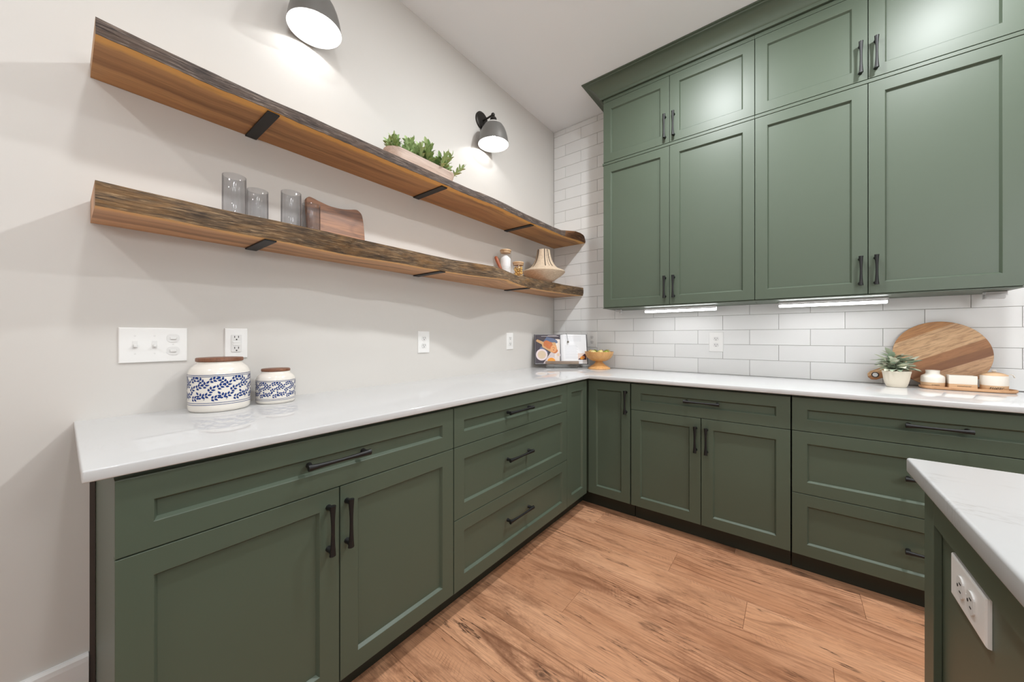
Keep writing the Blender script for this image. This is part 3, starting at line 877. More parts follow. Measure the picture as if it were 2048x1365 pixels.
# ------------------------------------------------------------------ sconces
def sconce(y, label):
    r = empty('wall_sconce', (0.0, y, 2.70)); tag(r, label, 'lamp')
    bm = BM(); lathe(bm, [(0.0615, 0.0005), (0.0615, 0.009), (0.057, 0.012), (0.054, 0.013), (0.050, 0.017), (0.020, 0.0185), (0, 0.0185)], 40)
    build('back_plate', bm, M['bronze'], r, rot=(0, pi / 2, 0), smooth=True, angle=35)
    bm = BM(); tube(bm, [(0.016, 0, -0.004), (0.10, 0, 0.002)], 0.0065, 12)
    lathe(bm, [(0.011, 0), (0.013, 0.004), (0.011, 0.010)], 12)
    build('arm', bm, M['bronze'], r, smooth=True, angle=40)
    bm = BM(); sphere(bm, (0.109, 0, 0.003), 0.0135)
    build('ball_joint', bm, M['bronze'], r, smooth=True)
    bm = BM()
    lathe(bm, [(0.008, -0.008), (0.009, -0.014), (0.018, -0.018), (0.0225, -0.026), (0.0225, -0.032), (0.020, -0.034), (0.0215, -0.040), (0.0215, -0.050)], 28, 0.1130, 0)
    build('socket_cap', bm, M['bronze'], r, smooth=True, angle=35)
    out = [(0.020, -0.0505), (0.034, -0.053), (0.050, -0.062), (0.066, -0.078), (0.079, -0.099), (0.089, -0.124), (0.0965, -0.152), (0.1015, -0.180), (0.1040, -0.198), (0.1057, -0.204)]
    bm = BM()
    lathe(bm, out, 64, 0.1130, 0, 0, False, False)
    lathe(bm, [(a - 0.0014, z + (0.0015 if i < 5 else 0.0) - 0.0) for i, (a, z) in enumerate(out)][::-1], 64, 0.1130, 0, 1, False, True)
    # rim
    lathe(bm, [(0.1057, -0.204), (0.1052, -0.2055), (0.1043, -0.204)], 64, 0.1130, 0, 0, False, False)
    build('shade', bm, [M['shade_out'], M['shade_in']], r, smooth=True, angle=60)
    bm = BM(); sphere(bm, (0.1130, 0, -0.152), 0.0135)
    build('bulb', bm, M['bulb'], r, smooth=True)
    bm = BM(); lathe(bm, [(0.010, -0.139), (0.013, -0.130), (0.014, -0.060)], 16, 0.1130, 0)
    build('bulb_base', bm, M['shade_in'], r, smooth=True, angle=40)
sconce(-2.140, 'lit wall sconce with bell shade at the top left, cut off by the frame')
sconce(-0.975, 'lit wall sconce with dark bell shade above the planter, near the corner')

# ------------------------------------------------------------------ blue-leaf canisters
def leaf_outline(L, w, n=5):
    pts = []
    for i in range(n + 1):
        t = i / n; pts.append((L * t, w * sin(pi * t ** 0.8)))
    for i in range(n - 1, 0, -1):
        t = i / n; pts.append((L * t, -w * sin(pi * t ** 0.8)))
    return pts
def canister(name, label, x, y, R, ztop, zs_hi, zs_lo, Rlid, seed):
    r = empty(name, (x, y, CT + 0.0004), 0); tag(r, label, 'canister')
    H = ztop - CT; lt = 0.0125 * R / 0.0895 + 0.001
    zn = H - lt
    sh = zs_hi - CT
    prof = [(R * 0.90, 0.0), (R * 0.955, 0.0015), (R * 0.992, 0.008), (R, 0.018), (R, sh * 0.5), (R * 0.995, sh), (R * 0.985, sh + 0.05 * R), (R * 0.95, sh + 0.16 * R), (R * 0.89, sh + 0.26 * R), (R * 0.81, sh + 0.33 * R), (R * 0.76, sh + 0.37 * R), (R * 0.735, sh + 0.41 * R), (R * 0.73, zn - 0.002), (R * 0.72, zn)]
    bm = BM(); lathe(bm, prof, 96)
    b = build('body', bm, M['ceramic'], r, smooth=True, angle=50)
    bm = BM(); lathe(bm, [(Rlid - 0.002, zn + 0.0004), (Rlid, zn + 0.002), (Rlid, H - 0.002), (Rlid - 0.002, H)], 64)
    build('lid', bm, M['lidwood'], r, smooth=True, angle=50)
    bm = BM()
    k = R / 0.0895
    def wrap(u, v):
        a = u / R; rr = R + 0.00035
        return bm.verts.new((rr * cos(a), rr * sin(a), v))
    def poly(pts, cu, cv, ang):
        ca, sa = cos(ang), sin(ang)
        vs = [wrap(cu + ca * a - sa * b_, cv + sa * a + ca * b_) for a, b_ in pts]
        bm.faces.new(vs)
    rnd = random.Random(seed)
    for z in (sh - 0.001, sh - 0.0065 * k, zs_lo - CT, zs_lo - CT - 0.0065 * k):
        hw = 0.0009 * k
        n = 96
        v0 = [wrap(2 * pi * R * i / n, z - hw) for i in range(n)]; v1 = [wrap(2 * pi * R * i / n, z + hw) for i in range(n)]
        for i in range(n): bm.faces.new((v0[i], v0[(i + 1) % n], v1[(i + 1) % n], v1[i]))
    circ = 2 * pi * R
    zlo, zhi = zs_lo - CT + 0.008 * k, sh - 0.012 * k
    per = max(6, int(round(circ / (0.060 * k))))
    pw = circ / per
    SPR = [(0.02, 0.70, 0.9), (0.40, 0.93, 0.45), (0.30, 0.48, 0.75), (0.70, 0.62, 0.5), (0.03, 0.22, 0.35), (0.45, 0.10, 0.15), (0.78, 0.20, 2.2), (0.80, 0.90, 2.4)]
    for p in range(per):
        for (fu, fv, an) in SPR:
            cu = (p + fu) * pw; cv = zlo + (zhi - zlo) * fv
            d_ = an + rnd.uniform(-0.12, 0.12)
            sl = 0.0165 * k
            for (tt, da, ll) in ((1.0, 0.0, 1.0), (0.62, 0.85, 0.95), (0.55, -0.85, 0.95), (0.12, 0.95, 0.85), (0.02, -0.95, 0.85)):
                px_, pz_ = cu + cos(d_) * sl * (tt - 0.6), cv + sin(d_) * sl * (tt - 0.6)
                poly(leaf_outline(0.0132 * k * ll, 0.0035 * k), px_ + 0.0008 * k * cos(d_ + da), pz_ + 0.0008 * k * sin(d_ + da), d_ + da)
        for (fu, fv) in ((0.25, 0.95), (0.62, 0.36), (0.98, 0.05), (0.20, 0.70)):
            cu = (p + fu) * pw; cv = zlo + (zhi - zlo) * fv
            o_, i_ = 0.0021 * k, 0.0012 * k
            n = 8
            a = [wrap(cu + o_ * cos(2 * pi * q / n), cv + o_ * sin(2 * pi * q / n)) for q in range(n)]
            c_ = [wrap(cu + i_ * cos(2 * pi * q / n), cv + i_ * sin(2 * pi * q / n)) for q in range(n)]
            for q in range(n): bm.faces.new((a[q], a[(q + 1) % n], c_[(q + 1) % n], c_[q]))
    build('painted_leaves', bm, M['cobalt'], r)
canister('canister', 'larger white ceramic canister with blue leaf band and wooden lid', 0.0955, -2.4585, 0.0885, 1.0992, 1.044, 0.948, 0.0680, 3)
canister('canister', 'smaller white ceramic canister with blue leaf band and wooden lid', 0.1052, -2.2841, 0.0665, 1.0476, 1.005, 0.9345, 0.0490, 4)

# ------------------------------------------------------------------ smoked tumblers
def glass_mat(name, centre, edge, gloss=1.0):
    """thin tinted glass: light passes straight through, darker where seen edge-on"""
    t = NT(name)
    out = t.t.nodes['Material Output']
    lw = t.n('ShaderNodeLayerWeight'); lw.inputs['Blend'].default_value = 0.5
    tr = t.n('ShaderNodeBsdfTransparent')
    t.l(t.mix(t.ramp(lw.outputs['Facing'], [(0.50, 0.0), (0.95, 1.0)]), centre, edge), tr.inputs['Color'])
    gl = t.n('ShaderNodeBsdfGlossy'); gl.inputs['Roughness'].default_value = 0.02
    mx = t.n('ShaderNodeMixShader')
    t.l(t.math('ADD', t.math('MULTIPLY', t.math('POWER', lw.outputs['Facing'], 5.0), 0.5 * gloss), 0.035 * gloss), mx.inputs[0]); t.l(tr.outputs[0], mx.inputs[1]); t.l(gl.outputs[0], mx.inputs[2])
    t.l(mx.outputs[0], out.inputs['Surface'])
    t.t.nodes.remove(t.b)
    return t.m
M['smoke'] = glass_mat('smoked_glass', (0.885, 0.89, 0.90), (0.56, 0.56, 0.57))
M['clear'] = glass_mat('clear_glass', (0.985, 0.985, 0.985), (0.94, 0.945, 0.945), 0.6)
def tumbler_bm(R, H):
    bm = BM()
    lathe(bm, [(0, 0.0005), (R * 0.90, 0.0005), (R * 0.98, 0.003), (R, 0.010), (R * 1.0, H * 0.5), (R * 0.99, H - 0.001), (R * 0.975, H), (R * 0.955, H - 0.001), (R * 0.965, H * 0.5), (R * 0.96, 0.016), (R * 0.90, 0.009), (0, 0.008)], 56)
    return bm
tums = [((0.155, -2.431), 'smoked glass tumbler standing furthest left on the lower shelf, front row'),
        ((0.155, -2.247), 'smoked glass tumbler in the front row, third from the left'),
        ((0.072, -2.336), 'smoked glass tumbler in the back row, second from the left'),
        ((0.078, -2.140), 'smoked glass tumbler in the back row, directly beside the wavy wooden board')]
t0 = None
for (x, y), lb in tums:
    if t0 is None: o = t0 = build('glass_tumbler', tumbler_bm(0.0352, 0.149), M['smoke'], None, (x, y, ZS), smooth=True, angle=60)
    else: o = t0.copy(); C.objects.link(o); o.location = (x, y, ZS)
    tag(o, lb, 'glass', 'smoked tumblers on the lower shelf')

# ------------------------------------------------------------------ wavy wooden board on the lower shelf
M['acacia'] = wood('acacia_board_wood', srgb(66, 36, 22), srgb(120, 74, 46), srgb(168, 114, 74), 'X', 1.1, 0.9, 0.4)
def smooth_outline(pts, n=6):
    out = []
    m = len(pts)
    for i in range(m):
        p0, p1, p2, p3 = [Vector(pts[(i + k) % m] + (0,)) for k in (-1, 0, 1, 2)]
        for j in range(n):
            t = j / n
            q = 0.5 * ((2 * p1) + (-p0 + p2) * t + (2 * p0 - 5 * p1 + 4 * p2 - p3) * t * t + (-p0 + 3 * p1 - 3 * p2 + p3) * t ** 3)
            out.append((q.x, q.y))
    return out
wo = [(-0.130, 0.004), (-0.1, 0.0), (0, 0.0), (0.1, 0.0), (0.124, 0.004), (0.130, 0.02), (0.132, 0.08), (0.130, 0.145), (0.125, 0.182), (0.113, 0.198), (0.095, 0.2035), (0.06, 0.194), (0.02, 0.186), (-0.03, 0.184), (-0.075, 0.192), (-0.115, 0.2015), (-0.128, 0.197), (-0.135, 0.182), (-0.135, 0.10), (-0.134, 0.02)]
bm = BM(); fs = prism(bm, smooth_outline(wo), -0.009, 0.009)
o = build('serving_board', bm, M['acacia'], smooth=True, angle=40)
bv = o.modifiers.new('soft_edges', 'BEVEL'); bv.width = 0.003; bv.segments = 3; bv.limit_method = 'ANGLE'
o.matrix_world = Matrix.Translation((0.040, -2.004, ZS + 0.002)) @ Matrix.Rotation(pi / 2, 4, 'Z') @ Matrix.Rotation(radians(-7), 4, 'X')
tag(o, 'reddish wooden serving board with wavy top edge leaning behind the tumblers', 'serving board')

# ------------------------------------------------------------------ jars, dish, scoop and vase at the right end of the lower shelf
M['bamboo'] = wood('pale_bamboo_lid', srgb(170, 130, 92), srgb(206, 170, 130), srgb(224, 192, 154), 'X', 2.0, 0.3)
M['salt'] = simple('white_salt', srgb(244, 244, 244), 0.9, 0.02, 200, 0.5)
M['pasta'] = simple('golden_pasta', srgb(232, 192, 116), 0.6, 0.12, 60)
def storage_jar(name, label, x, y, R, H):
    r = empty(name, (x, y, ZS)); tag(r, label, 'jar')
    lid = 0.010
    bm = BM()
    h = H - lid - 0.001
    lathe(bm, [(0, 0.0005), (R * 0.93, 0.0005), (R, 0.004), (R, h - 0.004), (R * 0.99, h), (R * 0.955, h), (R * 0.955, 0.008), (R * 0.9, 0.006), (0, 0.006)], 48)
    build('glass_body', bm, M['clear'], r, smooth=True, angle=50)
    bm = BM(); lathe(bm, [(R * 0.90, h - 0.012), (R * 0.92, h), (R * 1.0, h + 0.0005), (R * 1.02, h + 0.002), (R * 1.02, H - 0.002), (R * 0.99, H)], 48)
    build('lid', bm, M['bamboo'], r, smooth=True, angle=40)
    return r
storage_jar('storage_jar', 'tall clear jar with pale wooden lid filled with white salt', 0.092, -0.817, 0.0405, 0.203)
storage_jar('storage_jar', 'short clear jar with pale wooden lid filled with pasta', 0.150, -0.741, 0.0405, 0.119)
bm = BM(); lathe(bm, [(0, 0.0075), (0.0355, 0.0075), (0.0375, 0.012), (0.0375, 0.135), (0.034, 0.142), (0.018, 0.158), (0.012, 0.164), (0, 0.166)], 40)
o = build('salt_heap', bm, M['salt'], None, (0.092, -0.817, ZS), smooth=True)
tag(o, 'white salt heaped inside the tall clear jar', 'salt', kind='stuff')
bm = BM(); rp = random.Random(5)
for i in range(120):
    a = rp.uniform(0, 2 * pi); rr = 0.030 * math.sqrt(rp.random()); z = rp.uniform(0.012, 0.082)
    c0 = Vector((rr * cos(a), rr * sin(a), z)); d0 = Vector((rp.uniform(-1, 1), rp.uniform(-1, 1), rp.uniform(-0.8, 0.8))).normalized() * 0.0075
    if (c0 + d0).xy.length > 0.036: d0 *= -0.5
    pts = [c0 - d0 + Vector((0, 0, 0.0)), c0 + Vector((0.001, 0.001, 0.0018)), c0 + d0]
    tube(bm, pts, [0.0028, 0.0036, 0.0028], 6)
o = build('dry_pasta', bm, M['pasta'], None, (0.150, -0.741, ZS), smooth=True)
tag(o, 'golden dry pasta pieces inside the short clear jar', 'pasta', kind='stuff')
bm = BM(); lathe(bm, [(0, 0.0005), (0.026, 0.0005), (0.032, 0.006), (0.040, 0.030), (0.0445, 0.058), (0.0430, 0.059), (0.0385, 0.031), (0.030, 0.009), (0, 0.005)], 44)
o = build('glass_dish', bm, M['clear'], None, (0.153, -0.912, ZS), smooth=True, angle=60); tag(o, 'small clear glass dish in front of the tall salt jar', 'dish')
M['redwood'] = wood('reddish_scoop_wood', srgb(96, 42, 22), srgb(152, 78, 46), srgb(180, 100, 62), 'Z', 2.0, 0.4)
bm = BM(); tube(bm, [(0.018, 0.008, -0.048), (0.010, 0.004, -0.02), (0.0, 0, 0.005), (-0.012, -0.006, 0.036), (-0.020, -0.010, 0.058), (-0.023, -0.0115, 0.063)], [0.009, 0.010, 0.0115, 0.0125, 0.0115, 0.006], 16)
o = build('wooden_pestle', bm, M['redwood'], None, (0.138, -0.945, ZS + 0.065), smooth=True); tag(o, 'reddish wooden handle leaning in the small glass dish', 'utensil')

# woven vase
def weave():
    t = NT('woven_cream_fibre')
    co = t.coord()
    sep = t.n('ShaderNodeSeparateXYZ'); t.l(co, sep.inputs[0])
    w = t.math('SINE', t.math('MULTIPLY', sep.outputs[2], 1500.0))
    n = t.noise(t.mapping(co, (60, 60, 420)), 1.0, 3, 0.6)
    t.color(t.mix(t.ramp(n, [(0.35, 0.0), (0.65, 1.0)]), srgb(200, 176, 148), srgb(226, 206, 182)))
    t.set(Roughness=0.85); t.bump(t.math('ADD', w, n), 0.35, 0.0012)
    return t.m
M['weave'] = weave()
VR = 0.170
r = empty('woven_vase', (0.174, -0.440, ZS)); tag(r, 'cream woven vase with flared body and dark neck stripes at the shelf end', 'vase')
vp = [(0.052, 0.0), (0.060, 0.004), (0.100, 0.030), (0.135, 0.052), (0.158, 0.070), (0.168, 0.080), (0.170, 0.085), (0.166, 0.091), (0.150, 0.098), (0.125, 0.108), (0.105, 0.122), (0.088, 0.142), (0.074, 0.166), (0.064, 0.190), (0.058, 0.214), (0.053, 0.240), (0.0500, 0.262), (0.0475, 0.262), (0.050, 0.24), (0.055, 0.21)]
bm = BM(); lathe(bm, vp, 72, cap1=False); build('body', bm, M['weave'], r, smooth=True, angle=60)
def vr(z):
    seg = [(b, a) for a, b in vp[7:17]]
    return interp(seg, z)
base_a = math.atan2(-2.8161 + 0.44, 1.7235 - 0.174)
for da, sw in ((-1.10, 0.0014), (-0.84, 0.0046), (0.14, 0.0034), (0.42, 0.0014), (0.68, 0.0034)):
    bm = BM()
    n = 12; L, Rr = [], []
    for i in range(n + 1):
        z = 0.262 - (0.262 - 0.118) * i / n
        rr = vr(z) + 0.0009; a0 = base_a + da + (0.0 if i < 7 else 0.0)
        hw = sw / rr
        L.append(bm.verts.new((rr * cos(a0 - hw), rr * sin(a0 - hw), z))); Rr.append(bm.verts.new((rr * cos(a0 + hw), rr * sin(a0 + hw), z)))
    for i in range(n): bm.faces.new((L[i], L[i + 1], Rr[i + 1], Rr[i]))
    build('stripe', bm, M['stripe_dark'], r)

# ------------------------------------------------------------------ leafy planter on the upper shelf
M['whitewash'] = wood('whitewashed_planter_wood', srgb(140, 112, 98), srgb(196, 172, 158), srgb(216, 198, 186), 'Y', 2.0, 0.5, 0.7, rings=False)
M['soil'] = simple('dark_planter_moss', srgb(52, 48, 34), 0.9, 0.3, 80)
def leafm(name, c1, c2):
    t = NT(name); co = t.coord('Generated')
    t.color(t.mix(t.rnd(), c1, c2)); t.set(Roughness=0.5)
    t.b.inputs['Subsurface Weight'].default_value = 0.0
    return t.m
M['leafA'] = leafm('fresh_green_leaf', srgb(128, 158, 92), srgb(182, 200, 142))
M['leafB'] = leafm('sage_leaf', srgb(150, 168, 146), srgb(196, 204, 182))
M['leafC'] = leafm('pale_sage_leaf', srgb(196, 202, 180), srgb(230, 228, 208))
M['rust'] = leafm('rusty_leaf_underside', srgb(170, 110, 70), srgb(196, 140, 100))
pl = empty('planter', (0.150, -1.610, ZU)); tag(pl, 'whitewashed wooden trough planter on the upper shelf filled with green sprigs', 'planter')
def stadium(Lh, Rh, n=10):
    pts = []
    for i in range(n + 1):
        a = -pi / 2 + pi * i / n; pts.append((Rh * cos(a), 0, Lh, Rh * sin(a)))
    out = [(x_, Lh - Rh + (0)) for x_ in ()]
    res = []
    for i in range(2 * n + 2):
        if i <= n: a = 0 + pi * i / n; res.append((Rh * cos(a), (Lh - Rh) + Rh * sin(a)))
        else: a = pi + pi * (i - n - 1) / n; res.append((Rh * cos(a), -(Lh - Rh) + Rh * sin(a)))
    return res
bm = BM()
lv = [(0.185, 0.040, 0.0), (0.198, 0.050, 0.02), (0.212, 0.058, 0.055), (0.218, 0.060, 0.078), (0.214, 0.056, 0.078), (0.206, 0.052, 0.06)]
rings = []
for (Lh, Rh, z) in lv: rings.append([bm.verts.new((a, b, z)) for a, b in stadium(Lh, Rh)])
for a, b in zip(rings, rings[1:]):
    for i in range(len(a)): bm.faces.new((a[i], a[(i + 1) % len(a)], b[(i + 1) % len(a)], b[i]))
bm.faces.new(rings[0][::-1])
build('trough', bm, M['whitewash'], pl, smooth=True, angle=45)
bm = BM(); bm.faces.new([bm.verts.new((a, b, 0.062)) for a, b in stadium(0.2055, 0.0515)]); build('soil', bm, M['soil'], pl)
def leaf_blade(bm, base, d, L, w, up, mi=0, bend=0.25):
    d = Vector(d).normalized(); up = Vector(up)
    side = d.cross(up)
    if side.length < 1e-3: side = d.cross(Vector((1, 0, 0)))
    side.normalize(); nrm = side.cross(d).normalized()
    prev = None
    for i, (t, k) in enumerate(((0, 0.12), (0.3, 0.8), (0.6, 1.0), (0.85, 0.6), (1.0, 0.0))):
        c_ = Vector(base) + d * L * t - nrm * (bend * L * t * t)
        if k == 0: cur = [bm.verts.new(c_)]
        else: cur = [bm.verts.new(c_ - side * w * k + nrm * w * 0.3 * k), bm.verts.new(c_), bm.verts.new(c_ + side * w * k + nrm * w * 0.3 * k)]
        if prev:
            if len(cur) == 3:
                f = bm.faces.new((prev[0], prev[1], cur[1], cur[0])); f.material_index = mi
                f = bm.faces.new((prev[1], prev[2], cur[2], cur[1])); f.material_index = mi
            else:
                f = bm.faces.new((prev[0], prev[1], cur[0])); f.material_index = mi
                f = bm.faces.new((prev[1], prev[2], cur[0])); f.material_index = mi
        prev = cur
def sprig_bm(rp, H, nleaf, Ll, wl):
    bm = BM()
    lean = Vector((rp.uniform(-.35, .35), rp.uniform(-.4, .4), 1)).normalized()
    tube(bm, [(0, 0, 0), lean * H * 0.5, lean * H], [0.0016, 0.0012, 0.0008], 5)
    for i in range(nleaf):
        t = 0.2 + 0.8 * i / nleaf
        a = i * 2.4
        d = Vector((cos(a), sin(a), 0.55 + 0.9 * t)) + lean * 0.4
        leaf_blade(bm, lean * H * t, d, Ll * rp.uniform(.8, 1.1), wl, (0, 0, 1), 0, 0.15)
    leaf_blade(bm, lean * H, lean + Vector((0.1, 0.1, 0)), Ll, wl, (0, 1, 0))
    return bm
rp = random.Random(21)
protos = []
for i in range(7):
    protos.append(build('sprig', sprig_bm(rp, rp.uniform(0.06, 0.10), 14, 0.040, 0.0088), M['leafA'], pl, (0.02 * rp.uniform(-1, 1), -0.15 + 0.05 * i, 0.062), smooth=True))
for i in range(44):
    fy = -0.200 + 0.40 * (i + 0.5) / 44
    o = protos[i % 7].copy(); C.objects.link(o); o.parent = pl
    env = 1.0 - 0.25 * abs(fy / 0.2) + 0.15 * mnoise.noise((fy * 18, 1, 1))
    o.location = (rp.uniform(-0.035, 0.045), fy, 0.060)
    o.rotation_euler = (rp.uniform(-.35, .35) - fy * 1.3, rp.uniform(-.1, .45), rp.uniform(0, 6.28))
    s = env * rp.uniform(.8, 1.4); o.scale = (s, s, s)

# ------------------------------------------------------------------ text helper
def text_geo(s, size, shear=0.0):
    cu = bpy.data.curves.new('txt', 'FONT'); cu.body = s; cu.size = size; cu.align_x = 'CENTER'; cu.align_y = 'CENTER'; cu.shear = shear
    cu.resolution_u = 3
    ob = bpy.data.objects.new('txt', cu); C.objects.link(ob)
    dg = bpy.context.evaluated_depsgraph_get(); dg.update()
    me = bpy.data.meshes.new_from_object(ob.evaluated_get(dg))
    vs = [(v.co.x, v.co.y) for v in me.vertices]; fs = [tuple(p.vertices) for p in me.polygons]
    bpy.data.objects.remove(ob); bpy.data.meshes.remove(me); bpy.data.curves.remove(cu)
    return vs, fs
def text_bm(s, size, fn, shear=0.0):
    vs, fs = text_geo(s, size, shear)
    bm = BM(); bv_ = [bm.verts.new(fn(a, b)) for a, b in vs]
    for f in fs:
        try: bm.faces.new([bv_[i] for i in f])
        except ValueError: pass
    return bm
M['ink'] = simple('dark_brown_lettering', srgb(58, 44, 36), 0.7)

# ------------------------------------------------------------------ round paddle board leaning on the tiles
def board_mat():
    t = NT('striped_mango_wood')
    co = t.coord('Object')
    v = t.mapping(co, (1, 1, 1))
    sep = t.n('ShaderNodeSeparateXYZ'); t.l(co, sep.inputs[0])
    h = sep.outputs[2]
    band = t.ramp(t.math('ADD', t.math('MULTIPLY', h, 2.0), 0.5), [(0.0, srgb(212, 170, 130)), (0.345, srgb(212, 170, 130)), (0.35, srgb(134, 88, 56)), (0.425, srgb(140, 94, 60)), (0.43, srgb(172, 120, 78)), (0.505, srgb(172, 120, 78)), (0.51, srgb(222, 182, 138)), (0.735, srgb(222, 182, 138)), (0.74, srgb(190, 136, 84)), (1.0, srgb(196, 142, 90))], 'LINEAR')
    g = t.noise(t.mapping(co, (14, 1, 120)), 1.0, 5, 0.7, 0.6)
    c = t.mix(t.math('MULTIPLY', t.ramp(g, [(0.44, 0.0), (0.64, 1.0)]), 0.6), band, srgb(126, 82, 52))
    g2 = t.noise(t.mapping(co, (5, 1, 26)), 1.0, 3)
    c = t.mix(t.math('MULTIPLY', t.ramp(g2, [(0.4, 0.0), (0.7, 1.0)]), 0.3), c, srgb(176, 118, 72))
    t.color(c); t.set(Roughness=0.5)
    return t.m
M['boardwood'] = board_mat()
RB = 0.168
pts = []
ah = radians(180)
for i in range(60):
    a = radians(180 - 13 - (334) * i / 59)
    pts.append((RB * cos(a), RB * sin(a)))
# handle towards -x
hw = 0.026
pts += [(-RB - 0.012, -0.033), (-RB - 0.04, -hw), (-RB - 0.105, -hw), (-RB - 0.122, -0.018), (-RB - 0.128, 0.0), (-RB - 0.122, 0.018), (-RB - 0.105, hw), (-RB - 0.04, hw), (-RB - 0.012, 0.033)]
rb = empty('round_board', (2.322, -0.03, 1.085)); tag(rb, 'round striped wooden paddle board leaning on the tiles behind the sage plant', 'serving board')
bm = BM(); prism(bm, pts, -0.008, 0.008)
o = build('board', bm, M['boardwood'], rb)
bv = o.modifiers.new('soft_edges', 'BEVEL'); bv.width = 0.002; bv.segments = 2; bv.limit_method = 'ANGLE'
bm = BM()
tube_pts = [(-RB - 0.098 + 0.013 * cos(2 * pi * i / 24), -0.0095, 0.013 * sin(2 * pi * i / 24)) for i in range(25)]
tube(bm, tube_pts, 0.0022, 8); build('metal_ring', bm, M['bronze'], rb, smooth=True)
bm = BM(); prism(bm, [(-RB - 0.098 + 0.0118 * cos(2 * pi * i / 24), 0.0118 * sin(2 * pi * i / 24)) for i in range(24)], -0.0086, -0.0081)
build('hanging_hole', bm, M['tile'], rb)
rb.matrix_world = Matrix.Translation((2.322, -0.0345, 1.0845)) @ Matrix.Rotation(radians(-7.0), 4, 'X') @ Matrix.Rotation(radians(-27), 4, 'Y')

# ------------------------------------------------------------------ sage plant in a cream pot
pp = empty('potted_plant', (2.1500, -0.150, CT)); tag(pp, 'small sage plant in a cream pot at the handle end of the round board', 'plant')
M['pot'] = simple('cream_matt_pot', srgb(232, 222, 204), 0.55, 0.02, 20)
bm = BM(); lathe(bm, [(0.034, 0.0004), (0.037, 0.003), (0.042, 0.018), (0.047, 0.040), (0.0495, 0.060), (0.0515, 0.072), (0.053, 0.076), (0.053, 0.083), (0.0505, 0.084), (0.0485, 0.072), (0.046, 0.066)], 48)
build('pot', bm, M['pot'], pp, smooth=True, angle=45)
bm = BM(); lathe(bm, [(0.0, 0.073), (0.0475, 0.073)], 24, cap1=False); build('soil', bm, M['soil'], pp)
rp = random.Random(9)
bm = BM()
stems = []
for i in range(9):
    a = rp.uniform(0, 6.28); tip = Vector((0.055 * cos(a) * rp.uniform(.3, 1.0), 0.045 * sin(a) * rp.uniform(.2, 1), rp.uniform(0.115, 0.150)))
    tube(bm, [(0.008 * cos(a), 0.008 * sin(a), 0.072), (tip.x * .5, tip.y * .5, 0.105), tip], [0.0018, 0.0015, 0.001], 5); stems.append((Vector((0.008 * cos(a), 0.008 * sin(a), 0.08)), tip))
build('stems', bm, M['soil'], pp)
def lp(n_, mat, L, w):
    bm = BM(); leaf_blade(bm, (0, 0, 0), (1, 0, 0), L, w, (0, 0, 1), 0, 0.18)
    return build('leaf', bm, mat, pp, (0, 0, 0.1), smooth=True)
lps = [lp(0, M['leafB'], 0.062, 0.0125), lp(1, M['leafC'], 0.056, 0.0115), lp(2, M['leafB'], 0.048, 0.009), lp(3, M['rust'], 0.05, 0.010), lp(4, M['leafC'], 0.066, 0.0125)]
used = set()
for i in range(120):
    b0, tip = stems[i % 9]; t = rp.uniform(0.15, 1.0); p = b0.lerp(tip, t)
    a = rp.uniform(0, 6.28)
    k_ = i % 5 if i % 15 != 8 else 3
    if k_ == 3 and i > 24: k_ = 0
    src = lps[k_]
    if k_ not in used: o = src; used.add(k_)
    else: o = src.copy(); C.objects.link(o); o.parent = pp
    o.location = p
    reach = Vector((cos(a) * 1.0, sin(a) * 0.6))
    yaw_ = math.atan2(reach.y, reach.x)
    if p.y > -0.01 and sin(yaw_) > 0.1: yaw_ = -yaw_
    o.rotation_euler = (rp.uniform(-.5, .5), -rp.uniform(-0.10, 0.85) - 0.35 * (t > .8), yaw_)
    s = rp.uniform(.85, 1.2); o.scale = (s, s, s)

# ------------------------------------------------------------------ oval tray with creamer, packet box and sugar bowl
M['traywood'] = wood('light_tray_wood', srgb(150, 100, 66), srgb(196, 148, 106), srgb(216, 170, 128), 'X', 1.5, 0.35)
tr = empty('tray', (2.386, -0.112, CT)); tag(tr, 'long narrow wooden tray on the counter holding three cream ceramic pots', 'tray')
def stadx(Lh, Rh, z, n=10): return [(b, a, z) for a, b in stadium(Lh, Rh, n)]
bm = BM(); rings = []
for Lh, Rh, z in ((0.146, 0.046, 0.0004), (0.151, 0.051, 0.004), (0.152, 0.052, 0.0135), (0.1505, 0.0505, 0.015), (0.1485, 0.0485, 0.0135), (0.146, 0.046, 0.006)):
    rings.append([bm.verts.new(p) for p in stadx(Lh, Rh, z)])
for a, b in zip(rings, rings[1:]):
    for i in range(len(a)): bm.faces.new((a[i], a[(i + 1) % len(a)], b[(i + 1) % len(a)], b[i]))
bm.faces.new(rings[0]); bm.faces.new(rings[-1][::-1])
bmesh.ops.recalc_face_normals(bm, faces=bm.faces[:])
build('tray_body', bm, M['traywood'], tr, smooth=True, angle=40)
TZ = CT + 0.0064
M['cer2'] = simple('cream_stoneware_glaze', srgb(238, 231, 220), 0.28, 0.015, 20)
M['tan'] = simple('bare_tan_stoneware', srgb(212, 176, 138), 0.75, 0.04, 60)
def two_tone(r, prof, zsplit, seg=48):
    lo = [p for p in prof if p[1] <= zsplit + 1e-6]; hi = [p for p in prof if p[1] >= zsplit - 1e-6]
    bm = BM(); lathe(bm, lo, seg, cap1=False); build('bare_base', bm, M['tan'], r, smooth=True, angle=40)
    bm = BM(); lathe(bm, hi, seg, cap0=False); build('glazed_body', bm, M['cer2'], r, smooth=True, angle=40)
def wrapped_text(r, s, size, R, zc, ang, shear=0.0):
    fn = lambda a, b: ((R + 0.0004) * cos(ang + a / R), (R + 0.0004) * sin(ang + a / R), zc + b)
    build('lettering', text_bm(s, size, fn, shear), M['ink'], r)
def facing(x, y): return math.atan2(-2.8161 - y, 1.7235 - x)
